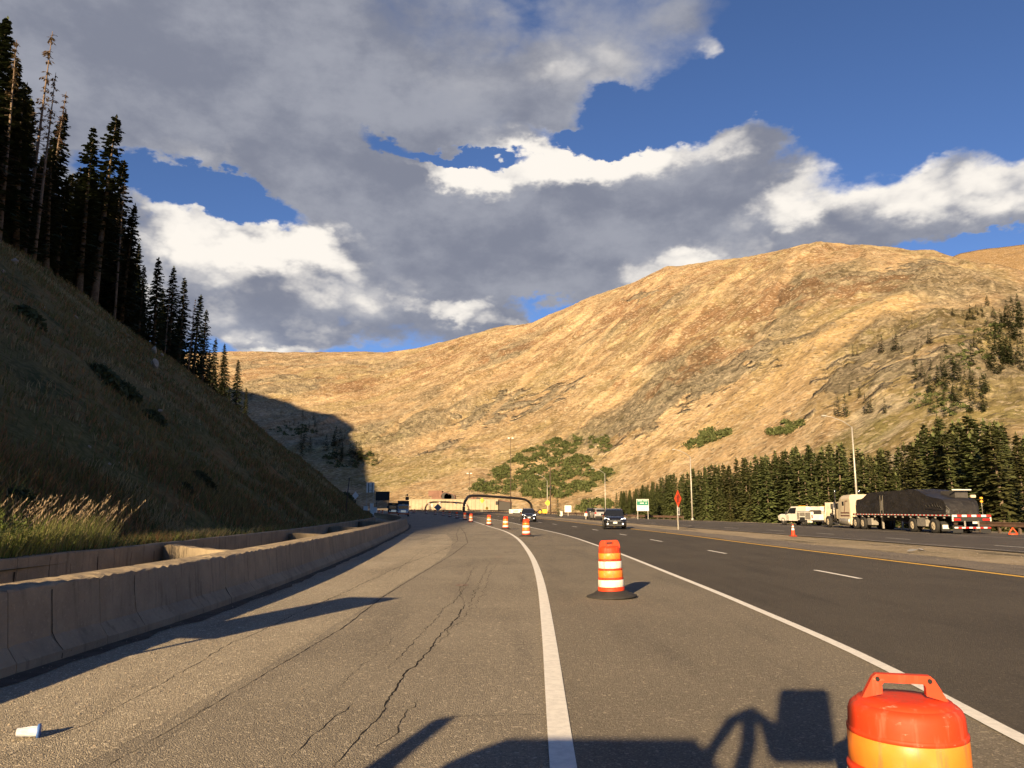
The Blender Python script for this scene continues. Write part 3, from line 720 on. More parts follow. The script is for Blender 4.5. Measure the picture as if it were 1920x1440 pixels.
def snag(seed, Ht, keep=.5):
    """a dead spruce: bare bole with short broken limbs, thin dry twigs high up"""
    rng = np.random.RandomState(seed); tr = MB(); rb = .0065 * Ht + .05; V = []
    bend = rng.uniform(-.35, .35, 2)
    tr.tube([(0, 0, -.4), (bend[0] * .3, bend[1] * .3, .4 * Ht), (bend[0], bend[1], Ht)], [rb, rb * .7, .02], 7)
    br = MB()
    for k in range(130):
        f = rng.uniform(.25, .99); a = rng.uniform(0, 6.28); L = (1.3 * (1 - f) + .25) * rng.uniform(.3, 1)
        p = Vector((bend[0] * f * f, bend[1] * f * f, f * Ht)); e = p + Vector((math.cos(a) * L, math.sin(a) * L, L * rng.uniform(-.5, .2)))
        br.tube([p, e], [.028, .008], 3)
        if f > keep and rng.rand() < .8:
            for q in range(4):
                t = rng.uniform(.3, 1); c = np.array(p.lerp(e, t)); b = rng.uniform(0, 6.28); l = .3
                d = np.array([math.cos(b), math.sin(b), -.5]) * l; w = np.array([-d[1], d[0], 0]) * .22
                V += [c, c + d * .5 + w, c + d, c + d * .5 - w]
    n = len(V) // 4; cm = mesh_np('twigs', np.array(V), np.arange(n * 4).reshape(n, 4))
    return tr.mesh('trunk'), br.mesh('branch'), cm

NEAR = [spruce(11, 18, 2.2, 62, 8, 8, .05, .18, .8, 1.0, lean=.4), spruce(12, 18, 1.8, 60, 8, 8, .12, .25, .7, 1.0, lean=.5), spruce(13, 18, 2.6, 60, 9, 8, .04, .15, .9, 1.0, lean=.3),
        spruce(14, 18, 1.7, 58, 7, 8, .2, .3, .62, 1.0, lean=.7), spruce(15, 12, 1.9, 46, 8, 7, .04, .14, .9, .9, lean=.2), spruce(16, 12, 1.5, 46, 8, 7, .06, .2, .8, .9, lean=.3)]
FAR = [spruce(21, 14, 2.2, 44, 7, 7, .05, .12, .8, 1.25, lean=.2), spruce(22, 14, 1.8, 46, 7, 7, .08, .16, .72, 1.2, lean=.3), spruce(23, 14, 2.5, 42, 8, 7, .04, .1, .92, 1.25, lean=.2),
       spruce(24, 14, 1.6, 44, 7, 7, .12, .2, .66, 1.15, lean=.4), spruce(25, 14, 2.0, 42, 7, 7, .05, .24, .85, 1.2, lean=.3), spruce(26, 14, 2.3, 42, 8, 7, .04, .14, 1.0, 1.25)]
TINY = [spruce(31, 9, 1.9, 15, 6, 4, .02, .1, .9, 1.5), spruce(32, 9, 1.6, 15, 6, 4, .03, .15, .8, 1.5), spruce(33, 9, 2.3, 13, 7, 4, .02, .1, 1.0, 1.7)]
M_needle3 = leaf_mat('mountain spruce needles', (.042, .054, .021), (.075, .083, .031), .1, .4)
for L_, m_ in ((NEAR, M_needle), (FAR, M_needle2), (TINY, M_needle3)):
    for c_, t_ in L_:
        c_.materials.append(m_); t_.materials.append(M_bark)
SNAG = [snag(41, 18, .55), snag(42, 18, .7), snag(43, 18, .45)]
for a_, b_, c_ in SNAG: a_.materials.append(M_dead); b_.materials.append(M_dead); c_.materials.append(M_deadneedle)
BASEH = {id(c): h for L_, h in ((FAR, 14), (TINY, 9)) for c, t in L_}
def plant(name, kind, loc, height, h0, label, group, cat='tree', wide=1.0, tilt=None):
    o = empty(name, loc, random.uniform(0, 6.28), label, cat, group)
    s = height / h0; o.scale = (s * wide, s * wide, s)
    if tilt: o.rotation_euler = (tilt[0], tilt[1], o.rotation_euler[2])
    link('trunk', kind[-1] if len(kind) == 2 else kind[0], o)
    if len(kind) == 2: link('crown', kind[0], o)
    else: link('branches', kind[1], o)['kind'] = 'stuff'; link('twigs', kind[2], o)['kind'] = 'stuff'
    return o

# --- spruces along the crest of the left slope, told by where their tops stand against the sky
def on_crest(px, py, u):
    x, y, z = pray(px, py); k = x / y; lo, hi = 12.0, 420.0
    for _ in range(50):
        m = (lo + hi) / 2
        if (fin(lineH(m)) - u) / m < k: lo = m
        else: hi = m
    Y = lo; b = hill_pt(u, Y); return b, at(px, py, Y).z - b.z
GL = 'spruces on the crest of the left slope'
LB = 'tall dark spruce in the crowded stand on the crest of the left grassy slope'
def crest_label(px):
    if px < 132: return 'tall dark spruce in the leftmost group on the crest, around the bleached dead trunks'
    if px < 262: return 'dark spruce in the crowded group around the tall thin-topped pair on the crest'
    if px < 352: return 'dark spruce in the middle of the row stepping down the crest'
    return 'small dark spruce in the lower end of the row on the crest, before the mountain'
crest = [(4, 15, 37, 2), (22, 105, 36, 1), (62, 165, 36, 0), (98, 205, 38, 2), (112, 262, 35, 1), (125, 330, 36, 4), (150, 330, 38, 4), (177, 243, 36, 1), (207, 213, 36, 3), (226, 300, 37, 0),
         (245, 383, 35, 2), (270, 498, 36, 5), (300, 483, 36, 4), (328, 502, 36, 2), (346, 522, 36, 5), (372, 553, 36, 4), (388, 582, 36, 5), (403, 636, 36, 4), (425, 645, 36, 2), (448, 675, 36, 4), (462, 728, 36, 5)]
for i, (px, py, u, k) in enumerate(crest):
    b, h = on_crest(px, py, u)
    lab = crest_label(px)
    if (px, py) == (207, 213): lab = 'tallest thin-topped spruce of the pair rising over the middle of the left stand'
    if (px, py) == (462, 728): lab = 'last small dark spruce at the lower right end of the crest'
    if (px, py) == (245, 383): lab = 'full dark spruce just right of the tall thin-topped pair on the crest'
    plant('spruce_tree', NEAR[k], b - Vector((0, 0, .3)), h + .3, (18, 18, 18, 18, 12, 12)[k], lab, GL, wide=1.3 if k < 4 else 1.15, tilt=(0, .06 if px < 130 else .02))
sil_x = [-400, 0, 60, 120, 180, 215, 250, 300, 350, 400, 460, 470]; sil_y = [-300, 40, 110, 230, 260, 240, 400, 500, 530, 620, 720, 770]
rnd = random.Random(5)
for i in range(64):
    px = rnd.uniform(-10, 440)
    py = np.interp(px, sil_x, sil_y) + rnd.uniform(30, 150); u = rnd.uniform(36.5, 50)
    b, h = on_crest(px, py, u)
    if h < 5: h = rnd.uniform(5, 8)
    k = rnd.randrange(6)
    plant('spruce_tree', NEAR[k], b - Vector((0, 0, .4)), min(h, 24), (18, 18, 18, 18, 12, 12)[k], crest_label(px), GL, wide=rnd.uniform(1.1, 1.45), tilt=(0, .05 if px < 130 else .015))
for (px, py, u, k, lab) in [(90, 58, 36, 0, 'tallest bleached dead spruce with bare reddish top at the upper left'), (42, 75, 35, 1, 'bare leaning dead trunk left of the tallest bleached spruce'),
                       (100, 140, 35, 2, 'pale dead trunk with bare branches right of the tallest bleached spruce'), (108, 165, 36, 1, 'dark thin dead trunk at the right edge of the leftmost group'),
                       (237, 340, 35, 2, 'small bent dead spruce beside the thin-topped pair'), (318, 545, 35, 1, 'thin bare snag among the small spruces in mid crest'), (362, 560, 35, 1, 'bare grey snag left of a small spruce low on the crest')]:
    b, h = on_crest(px, py, u)
    plant('dead_spruce', SNAG[k], b - Vector((0, 0, .3)), h + .3, 18, lab, 'dead spruces among the left stand', tilt=(0, rnd.uniform(0, .05)))

# --- the forest along the far side of the highway
fs_x = [1130, 1165, 1200, 1270, 1400, 1500, 1560, 1620, 1700, 1725, 1800, 1880, 1930, 2300]; fs_y = [950, 925, 906, 878, 852, 832, 826, 838, 818, 785, 772, 795, 830, 760]
GR = 'spruces of the forest along the far side of the highway'
LR = 'olive green spruce in the dense forest behind the far side of the highway'
rnd = random.Random(9); placed = []; tries = 0; deep = []
def forest_label(px):
    if px < 1240: return 'olive spruce near the low left end of the forest, behind the green sign'
    if px < 1330: return 'olive spruce of the forest behind the orange diamond sign and lamp post'
    if px < 1470: return 'olive spruce of the forest between the middle lamp post and white utility truck'
    if px < 1600: return 'olive spruce of the forest behind the white utility truck'
    if px < 1790: return 'olive spruce of the forest behind the tarped load'
    return 'tall olive spruce of the forest at the right edge, behind the trailer end'
cand = []
while len(cand) < 330 and tries < 30000:
    tries += 1
    if rnd.random() < .6: px = rnd.uniform(1150, 1935); X = 44 + abs(rnd.gauss(0, 7))
    else: px = rnd.uniform(1175, 1960); X = rnd.uniform(48, 84)
    Y = X / ((px - 960) / F) * .985
    if Y > 430 or Y < 62: continue
    if X < fin(lineFR(min(Y, 320))) + 9: continue
    md = 2.3 if Y < 160 else 3.0
    if any((X - a) ** 2 + (Y - b) ** 2 < md * md for a, b, c in cand): continue
    cand.append((X, Y, px))
cand.sort(key=lambda c: c[0] * .6 + c[1] * .25)
for i, (X, Y, px) in enumerate(cand):
    z = fin(gz(X, Y))
    top = at(px, np.interp(px, fs_x, fs_y) + abs(rnd.gauss(0, 24)) * (130 / Y + .35), Y).z
    h = min(max(top - z, 9), 23); k = rnd.randrange(6); wd = rnd.uniform(1.05, 1.7)
    if i < 185: plant('spruce_tree', FAR[k], (X, Y, z - .3), h, 14, forest_label(px), GR, wide=wd)
    else: deep.append((FAR[k], (X, Y, z - .3), h / 14, wd, rnd.uniform(0, 6.28)))
def joined(name, items, lab):
    """trees too small or too deep in the stand to tell apart, as one mass"""
    Vs = []; Fs = []; n = 0; Vt = []; Ft = []; m = 0
    for (kind, loc, s, wd, rz) in items:
        c, s_ = math.cos(rz), math.sin(rz); M = np.array([[c * s * wd, -s_ * s * wd, 0], [s_ * s * wd, c * s * wd, 0], [0, 0, s]])
        co = np.empty(len(kind[0].vertices) * 3, np.float32); kind[0].vertices.foreach_get('co', co); co = co.reshape(-1, 3) @ M.T + np.array(loc)
        Vs.append(co); Fs.append(np.arange(len(co)).reshape(-1, 4) + n); n += len(co)
    o = link(name, mesh_np(name, np.concatenate(Vs), np.concatenate(Fs)), None, M_needle2 if name == 'deep_forest' else M_needle3)
    return tag(o, lab, 'trees', kind='stuff')
joined('deep_forest', deep, 'mass of olive spruces deep in the forest behind the front rows')

# the lone little spruce by the road signs, and young ones at the forest edge
p = gp(*(at(1046, 966, 150)[:2])); plant('spruce_tree', TINY[2], p, 3.3, 9, 'lone little spruce between the yellow diamond sign and small white signs', None)
for (px, py, hpx, w) in [(1860, 992, 55, 1.1), (1893, 996, 70, 1.2), (1812, 985, 60, 1.1)]:
    q = gp(*at(px, py, 66)[:2]); plant('spruce_tree', FAR[2], q - Vector((0, 0, .2)), hpx * 66 / F, 14, LR, GR, wide=w)

# --- spruces on the mountain
GM = 'spruces scattered over the right flank of the mountain'
rnd = random.Random(4)
def mtree(px, py, hpx, lab, grp, w=1.0):
    q = mp(px, py, True); h = hpx * q[1] / F * 1.05; k = rnd.randrange(3)
    if grp is None:
        lab.append((TINY[k], (q[0], q[1], q[2] - .6), (h + .6) / 9, w * rnd.uniform(1.0, 1.35), rnd.uniform(0, 6.28))); return
    plant('spruce_tree', TINY[k], (q[0], q[1], q[2] - .6), h + .6, 9, lab, grp, wide=w * rnd.uniform(1.0, 1.35))
LM = 'small dark spruce on the right flank of the mountain above the forest'
for (px, py, hp) in [(1573, 783, 36), (1586, 782, 40), (1566, 781, 22), (1624, 778, 36), (1630, 765, 22), (1660, 776, 27), (1594, 742, 20), (1612, 746, 20), (1600, 668, 20), (1608, 667, 16), (1655, 664, 32), (1650, 662, 22), (1676, 660, 26), (1682, 657, 30), (1692, 663, 18), (1742, 646, 24), (1747, 645, 28), (1728, 652, 14), (1710, 608, 14), (1634, 775, 25)]:
    mtree(px, py, hp, LM, GM)
def strip(n, poly, hp, lab, grp, wd):
    for i in range(n):
        s = rnd.random() * (len(poly) - 1); k = int(s); f = s - k
        x = poly[k][0] + (poly[k + 1][0] - poly[k][0]) * f + rnd.gauss(0, wd); y = poly[k][1] + (poly[k + 1][1] - poly[k][1]) * f + rnd.gauss(0, wd * .6)
        mtree(x, y, rnd.uniform(*hp), lab, grp, 1.15)
grove = []; hollow = []
strip(42, [(1770, 775), (1800, 720), (1760, 690), (1790, 740)], (18, 34), grove, None, 30)
strip(60, [(1830, 760), (1860, 690), (1890, 640), (1920, 600)], (20, 40), grove, None, 24)
strip(30, [(1800, 600), (1850, 590), (1910, 605)], (10, 20), grove, None, 16)
strip(22, [(1840, 650), (1915, 690)], (18, 34), grove, None, 18)
GS = 'spruces in the shaded hollow at the left foot of the mountain'
LS = 'dark spruces in the shaded hollow at the left foot of the mountain'
strip(30, [(560, 850), (600, 830), (660, 860), (690, 870)], (14, 30), hollow, None, 14)
strip(16, [(520, 805), (570, 800), (640, 825)], (8, 15), hollow, None, 12)
joined('mountain_grove', grove, 'straggling dark spruces climbing the right flank of the mountain')
joined('hollow_grove', hollow, LS)

# --- low willow and juniper scrub on the mountain's foot (one mass)
def scrub():
    rng = np.random.RandomState(3)
    polys = [([(880, 918), (930, 880), (985, 848), (1060, 816), (1092, 822), (1085, 848), (1152, 884), (1128, 915), (1085, 930), (1030, 938), (950, 928), (905, 925)], 900, .40),
             ([(1102, 822), (1142, 822), (1146, 850), (1108, 842)], 36, .3), ([(1285, 838), (1312, 810), (1362, 804), (1370, 815), (1335, 835), (1300, 846)], 80, .42), ([(1440, 812), (1462, 796), (1504, 790), (1506, 800), (1480, 815), (1450, 818)], 70, .36),
             ([(1082, 962), (1095, 942), (1128, 936), (1150, 950), (1138, 964)], 80, .4), ([(500, 805), (560, 795), (600, 812), (540, 820)], 40, .3), ([(600, 850), (700, 850), (705, 880), (620, 880)], 40, .3),
             ([(1780, 640), (1880, 610), (1910, 650), (1830, 700), (1770, 690)], 26, .3), ([(1690, 760), (1760, 720), (1830, 770), (1760, 790)], 26, .3)]
    V = []; 
    for poly, n, thr in polys:
        P = np.array(poly, float); lo, hi = P.min(0), P.max(0); k = 0; it = 0
        while k < n and it < n * 60:
            it += 1; x, y = rng.uniform(lo, hi); inside = False
            for a, b in zip(P, np.roll(P, -1, 0)):
                if (a[1] > y) != (b[1] > y) and x < (b[0] - a[0]) * (y - a[1]) / (b[1] - a[1]) + a[0]: inside = not inside
            if not inside or fbm2(np.array(x / 26), np.array(y / 9), 3, 61) < thr: continue
            q = mp(x, y, True); k += 1; s = rng.uniform(1.2, 2.7) * (.75 if q[1] < 380 else 1)
            for j in range(34):
                a = rng.uniform(0, 6.28); e = rng.uniform(-.1, 1.4); rr = s * rng.uniform(.55, 1.05)
                c = q + np.array([math.cos(a) * math.cos(e) * rr * 1.25, math.sin(a) * math.cos(e) * rr, math.sin(e) * rr * .95 + .15])
                d = rng.normal(size=3); d /= np.linalg.norm(d); w = np.cross(d, rng.normal(size=3)); w /= np.linalg.norm(w); l = s * .34
                V += [c - d * l, c + w * l * .6, c + d * l, c - w * l * .6]
    n = len(V) // 4
    o = link('scrub', mesh_np('scrub', np.array(V), np.arange(n * 4).reshape(n, 4)), None, M_scrub)
    tag(o, 'low green scrub in patches on the foot of the mountain', 'scrub', kind='stuff')
M_scrub = leaf_mat('scrub leaves', (.05, .063, .022), (.105, .112, .037), .1)
scrub()

# --- grass
def grass_mat():
    m = bpy.data.materials.new('grass blades'); m.use_nodes = True; t = NT(m.node_tree); b = t.n['Principled BSDF']
    a = t.node('ShaderNodeVertexColor', layer_name='Col').outputs['Color']
    t.put(b.inputs['Base Color'], a); b.inputs['Roughness'].default_value = .7; b.inputs['Specular IOR Level'].default_value = .2
    tr = t.node('ShaderNodeBsdfTranslucent'); t.put(tr.inputs[0], a); mx = t.node('ShaderNodeMixShader'); mx.inputs[0].default_value = .3
    t.l.new(b.outputs[0], mx.inputs[1]); t.l.new(tr.outputs[0], mx.inputs[2]); t.l.new(mx.outputs[0], t.n['Material Output'].inputs[0])
    return m
M_grass = grass_mat()
def blades(P, Hh, W, C, lean, rng, seed_head=None):
    """vectorised blades: base P (n,3), height, width, colour, lean; two quads each, drooping at the tip"""
    n = len(P); a = rng.uniform(0, 6.28, n); s = np.stack([np.cos(a), np.sin(a), np.zeros(n)], -1) * (W / 2)[:, None]
    b = rng.uniform(0, 6.28, n); ld = np.stack([np.cos(b), np.sin(b), np.zeros(n)], -1) * (lean * Hh)[:, None] + np.array([.10, .12, 0]) * Hh[:, None]
    up = np.array([0, 0, 1.0])[None] * Hh[:, None]
    m1 = P + ld * .3 + up * .55; tp = P + ld + up
    V = np.stack([P - s, P + s, m1 + s * .8, m1 - s * .8, tp + s * .12, tp - s * .12], 1).reshape(-1, 3)
    i = np.arange(n)[:, None] * 6
    Fc = np.concatenate([i + np.array([[0, 1, 2, 3]]), i + np.array([[3, 2, 4, 5]])])
    return V, Fc, np.repeat(C, 6, 0)
def build_grass():
    rng = np.random.RandomState(8); n = 78000
    Y = 9 * np.exp(rng.uniform(0, 1, n) * math.log(150 / 9)); u = rng.uniform(.35, 37, n) ** 1.0
    u = np.where(rng.rand(n) < .25, rng.uniform(.3, 5, n), u)
    X = lineH(Y) - u; keep = (X / Y > -.72); Y, u, X = Y[keep], u[keep], X[keep]
    dens = fbm2(u * .35, Y * .35, 4, 77); keep = rng.rand(len(Y)) < sstep(dens, .3, .6) * .9 + .1; Y, u, X = Y[keep], u[keep], X[keep]
    Z = hz(u, Y); P = np.repeat(np.stack([X, Y, Z], -1), 3, 0); P[:, :2] += rng.normal(0, .09, (len(P), 2)); k = len(P); Yd = P[:, 1]
    hh = rng.uniform(.12, .34, k) * (1 + .004 * Yd); ww = .012 + .0009 * Yd
    pal = np.array([(.22, .165, .066), (.15, .145, .046), (.28, .155, .066), (.11, .12, .036), (.31, .245, .12)])
    zone = fbm2(np.repeat(u, 3) * .16, Yd * .16, 4, 99); pi = np.clip((zone * 9 - 2.2 + rng.normal(0, .8, k)).astype(int), 0, 4)
    V, Fc, C = blades(P, hh, ww, pal[pi] * rng.uniform(.6, 1.15, (k, 1)), rng.uniform(.1, .6, k), rng)
    me = mesh_np('grass', V, Fc); set_col(me, 'Col', C)
    o = link('hillside_grass', me, None, M_grass); tag(o, 'dry brown and green grass covering the left slope', 'grass', kind='stuff')
    # tall seeding grass along the top of the wall
    def band(n, px0, px1, um, hlo, hhi, cols, wid):
        px = rng.uniform(px0, px1, n); u = np.abs(rng.normal(0, um, n)) + .28
        x, y = (px - 960) / F, 1.0; Yv = np.zeros(n)
        lo = np.full(n, 8.0); hi = np.full(n, 60.0)
        for _ in range(40):
            m = (lo + hi) / 2; c = (lineH(m) - u) / m < x * 1.015; lo = np.where(c, m, lo); hi = np.where(c, hi, m)
        Yv = lo; P = np.stack([lineH(Yv) - u, Yv, hz(u, Yv)], -1); k = n
        cl = np.array(cols)[rng.randint(0, len(cols), n)] * rng.uniform(.7, 1.15, (n, 1))
        return blades(P, rng.uniform(hlo, hhi, n), np.full(n, wid) * rng.uniform(.7, 1.3, n), cl, rng.uniform(.05, .4, n), rng), P
    sets = []
    gcol = [(.22, .25, .06), (.28, .27, .09), (.17, .22, .05), (.36, .31, .14)]
    for a in [(2600, -60, 235, .5, .25, .62, gcol, .016), (900, 90, 215, .45, .5, .85, gcol, .014), (1900, 200, 440, .5, .12, .36, gcol, .016), (1500, -60, 110, .6, .3, .6, gcol, .02), (900, 430, 640, .6, .12, .3, gcol, .03)]:
        sets.append(band(*a)[0])
    # flowering stems with feathery heads
    (Vs, Fs, Cs), P = band(80, 60, 240, .4, .8, 1.2, [(.30, .24, .12)], .008); sets.append((Vs, Fs, Cs))
    Hd = Vs.reshape(-1, 6, 3)[:, 4]; n = len(Hd)
    for j in range(7):
        c = Hd - np.array([.012, .014, .022])[None] * j * 1.6 + rng.normal(0, .006, (n, 3)); d = rng.normal(size=(n, 3)) * .012 + np.array([.012, .012, .035])
        w = np.cross(d, rng.normal(size=(n, 3))); w = w / np.linalg.norm(w, axis=1, keepdims=True) * .010
        Vh = np.stack([c - d, c + w, c + d, c - w], 1).reshape(-1, 3); sets.append((Vh, np.arange(n * 4).reshape(n, 4), np.tile(np.array([(.40, .30, .18)]), (n * 4, 1))))
    Va = np.concatenate([s[0] for s in sets]); off = np.cumsum([0] + [len(s[0]) for s in sets[:-1]])
    Fa = np.concatenate([s[1] + o_ for s, o_ in zip(sets, off)]); Ca = np.concatenate([s[2] for s in sets])
    me = mesh_np('tall_grass', Va, Fa); set_col(me, 'Col', Ca)
    o = link('tall_grass', me, None, M_grass); tag(o, 'tall green grass with feathery heads along the top of the wall', 'grass', kind='stuff')
build_grass()
def leafy_plant(px, ht, seed, lab):
    rng = np.random.RandomState(seed); b, _ = on_wall(px, .45); root = empty('leafy_weed', b, 0, lab, 'plant', 'leafy weeds at the top of the wall')
    st = MB(); V = []
    for k in range(9):
        a = rng.uniform(0, 6.28); tip = Vector((math.cos(a) * .25 + .08, math.sin(a) * .25 + .05, ht * rng.uniform(.7, 1.05))); st.tube([(math.cos(a) * .06, math.sin(a) * .06, -.05), tip * .5, tip], [.009, .007, .003], 4)
        for q in range(26):
            f = rng.uniform(.25, 1.02); c = np.array(tip) * f; b2 = rng.uniform(0, 6.28); d = np.array([math.cos(b2), math.sin(b2), rng.uniform(.0, .9)]); d /= np.linalg.norm(d); l = .10 * rng.uniform(.6, 1.2); w = np.cross(d, (0, 0, 1.)) * l * .22
            V += [c, c + d * l * .5 + w, c + d * l, c + d * l * .5 - w]
    st.build('stem', M_stem, root); n = len(V) // 4
    link('foliage', mesh_np('foliage', np.array(V), np.arange(n * 4).reshape(n, 4)), root, M_weed)
def on_wall(px, u):
    k = (px - 960) / F * 1.015; lo, hi = 6.0, 80.0
    for _ in range(40):
        m = (lo + hi) / 2
        if (fin(lineH(m)) - u) / m < k: lo = m
        else: hi = m
    return hill_pt(u, lo), lo
M_stem = mat('weed stem', (.16, .17, .06), .8); M_weed = leaf_mat('weed leaves', (.16, .22, .05), (.22, .27, .07), .3)
for px, ht, lab in [(5, 1.0, 'leafy green weed at the left edge of the frame behind the wall'), (32, .85, 'bushy green weed second from the left edge behind the wall'), (58, .8, 'small leafy weed left of the tall feathery grass'), (-40, 1.0, 'leafy weed just outside the left edge behind the wall')]:
    leafy_plant(px, ht, int(px) + 100, lab)

# dark low shrubs and stones on the slope
def on_hill(px, py):
    x, y, z = pray(px, py); Yv = np.arange(9, 260, .25); tt = Yv / y; u = lineH(Yv) - x * tt
    ok = np.nonzero((u > 0) & (H + z * tt < hz(np.clip(u, 0, 900), Yv)))[0]
    i = ok[0] if len(ok) else len(Yv) - 1
    return hill_pt(float(max(u[i], 0)), float(Yv[i])), float(Yv[i])
def bush(px, py, wpx, hpx, lab, seed):
    b, Y = on_hill(px, py); s = wpx * Y / F / 2; hh = hpx * Y / F; rng = np.random.RandomState(seed); V = []
    for j in range(420):
        a = rng.uniform(0, 6.28); e = rng.uniform(-.2, 1.5); rr = rng.uniform(.5, 1.05)
        c = np.array([math.cos(a) * math.cos(e) * rr * s, math.sin(a) * math.cos(e) * rr * s * .8, math.sin(e) * rr * hh + .1 - math.cos(a) * math.cos(e) * s * rr * .55])
        d = rng.normal(size=3); d /= np.linalg.norm(d); w = np.cross(d, rng.normal(size=3)); w /= np.linalg.norm(w); l = .16 * s + .05
        V += [c - d * l, c + w * l * .5, c + d * l, c - w * l * .5]
    o = link('low_shrub', mesh_np('low_shrub', np.array(V), np.arange(1680).reshape(420, 4)), None, M_bush); o.location = b; tag(o, lab, 'shrub', 'dark low shrubs on the left slope')
M_bush = leaf_mat('shrub leaves', (.04, .048, .022), (.07, .075, .03), .1)
for i, a in enumerate([(195, 715, 70, 22, 'dark low shrub left of the big boulder on the slope'), (235, 745, 60, 20, 'long dark shrub below the big boulder on the slope'), (380, 918, 50, 22, 'dark round shrub low on the slope above the wall'), (55, 605, 60, 24, 'dark shrub high on the left of the slope'), (225, 585, 40, 18, 'shrub under the tall spruces on the crest'), (350, 930, 26, 16, 'small dark shrub beside the round one above the wall'), (45, 960, 60, 26, 'dark shrub at the left edge above the leafy weeds'), (290, 790, 46, 14, 'flat dark shrub in the middle of the slope'), (655, 918, 30, 18, 'dark shrub at the far lower end of the slope')]):
    bush(*a, seed=60 + i)
M_stone = mat('pale granite', (.38, .31, .23), .9, var=.4, vscale=2.5, bump=.7, bscale=6)
def boulder(px, py, wpx, hpx, lab, seed):
    b, Y = on_hill(px, py); s = wpx * Y / F / 2; hh = hpx * Y / F; bm = bmesh.new(); bmesh.ops.create_icosphere(bm, subdivisions=3, radius=1)
    rng = random.Random(seed); cuts = [(Vector((rng.gauss(0, 1), rng.gauss(0, 1), rng.gauss(0, 1))).normalized(), rng.uniform(.42, .8)) for _ in range(20)]
    for v in bm.verts:
        for d, k in cuts:
            e = v.co.dot(d)
            if e > k: v.co -= d * (e - k) * .97
        v.co = Vector((v.co.x * s * 1.25, v.co.y * s * .8, v.co.z * hh * .7))
    me = bpy.data.meshes.new('boulder'); bm.to_mesh(me); bm.free()
    o = link('boulder', me, None, M_stone); o.location = b + Vector((0, 0, hh * .15)); o.rotation_euler = (0, .45, rng.uniform(0, 3)); tag(o, lab, 'boulder', 'boulders lying on the left slope')
for i, a in enumerate([(288, 686, 30, 20, 'largest pale boulder on the upper middle of the left slope'), (287, 660, 22, 14, 'pale boulder just above the largest one'), (303, 668, 9, 8, 'small pale stone right of the two big boulders'), (26, 492, 16, 12, 'pale rock near the left edge high on the slope'), (5, 512, 12, 8, 'grey rock at the very left edge of the slope'), (82, 580, 9, 7, 'small stone on the upper slope'), (142, 597, 12, 6, 'flat stone right of the small upper slope stone'),
                       (185, 632, 15, 7, 'reddish flat rock left of the big boulders'), (238, 632, 9, 6, 'little pale stone above and left of the big boulders'), (168, 842, 8, 5, 'small stone in the lower half of the slope'), (115, 863, 8, 5, 'tiny pale stone at the lower left of the slope'), (205, 880, 9, 5, 'small flat pale stone low on the slope near the wall'), (300, 772, 14, 6, 'low stone in the grass below the big boulders')]):
    boulder(*a, seed=80 + i)

# ================================================================== concrete along the left edge
def conc_mat(name, c1, c2, c3):
    m = bpy.data.materials.new(name); m.use_nodes = True; t = NT(m.node_tree); b = t.n['Principled BSDF']
    tc = t.node('ShaderNodeTexCoord').outputs['Object']
    n = t.noise(tc, 1.1, 7, .65); n2 = t.noise(t.vmath('MULTIPLY', tc, (6, 6, .5)), 1.0, 5, .6); n3 = t.noise(tc, 22, 5, .65)
    c = t.mix(t.smooth(n, .35, .68), (*c1, 1), (*c2, 1))
    c = t.mix(t.math('MULTIPLY', t.smooth(n2, .52, .72), .65), c, (*c3, 1))
    c = t.mix(t.math('MULTIPLY', t.smooth(n3, .55, .75), .5), c, tuple(x * 1.35 for x in c1) + (1,))
    c = t.mix(t.math('MULTIPLY', t.smooth(n3, .36, .24), .7), c, tuple(x * .4 for x in c3) + (1,))
    t.put(b.inputs['Base Color'], c); b.inputs['Roughness'].default_value = .9; b.inputs['Specular IOR Level'].default_value = .2
    bp = t.node('ShaderNodeBump'); bp.inputs['Strength'].default_value = .6; bp.inputs['Distance'].default_value = .02
    t.put(bp.inputs['Height'], t.noise(tc, 18, 7, .7)); t.l.new(bp.outputs[0], b.inputs['Normal'])
    return m
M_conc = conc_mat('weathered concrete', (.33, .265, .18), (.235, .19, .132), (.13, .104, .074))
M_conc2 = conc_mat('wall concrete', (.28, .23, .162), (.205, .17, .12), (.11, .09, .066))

def loft(name, prof, fx, y0, y1, step, m, parent, rough_top=0.0, seed=0, zf=None, inset=.012):
    """profile (offset towards the road, height) swept along a line; the ends are slightly chamfered so joints read"""
    n = max(2, int(round((y1 - y0) / step)) + 1); ys = np.linspace(y0, y1, n); V = []; rng = np.random.RandomState(seed); k = len(prof)
    for i, y in enumerate(ys):
        x0 = fin(fx(y)); d = (fin(fx(y + .1)) - fin(fx(y - .1))) / .2; nl = math.hypot(1, d); nx, ny = 1 / nl, -d / nl
        e = inset if i in (0, n - 1) else 0.0
        base = fin(g(y)) + (zf(y) if zf else 0)
        for (o, z) in prof:
            zt = max(p[1] for p in prof); zz = z; oo = o
            if rough_top and z > zt - .03 and o > -.7: 
                zz += rng.normal(0, rough_top); oo += rng.normal(0, rough_top * .8)
            oo = oo - (e if o > -.05 else -e)
            V.append((x0 + nx * oo, y + ny * oo, base + zz - (e if z > .1 else 0)))
    Fc = [(i * k + j, i * k + (j + 1) % k, (i + 1) * k + (j + 1) % k, (i + 1) * k + j) for i in range(n - 1) for j in range(k)]
    mb = MB(); mb.add(V, Fc); mb.f += [tuple(range(k - 1, -1, -1)), tuple(range((n - 1) * k, n * k))]; mb.sm += [False, False]
    return mb.build(name, m, parent)
JP = [(.0, -.05), (.0, .10), (-.13, .26), (-.181, .745), (-.185, .785), (-.205, .80), (-.32, .806), (-.46, .81), (-.60, .806), (-.72, .80), (-.74, .785), (-.82, -.05)]
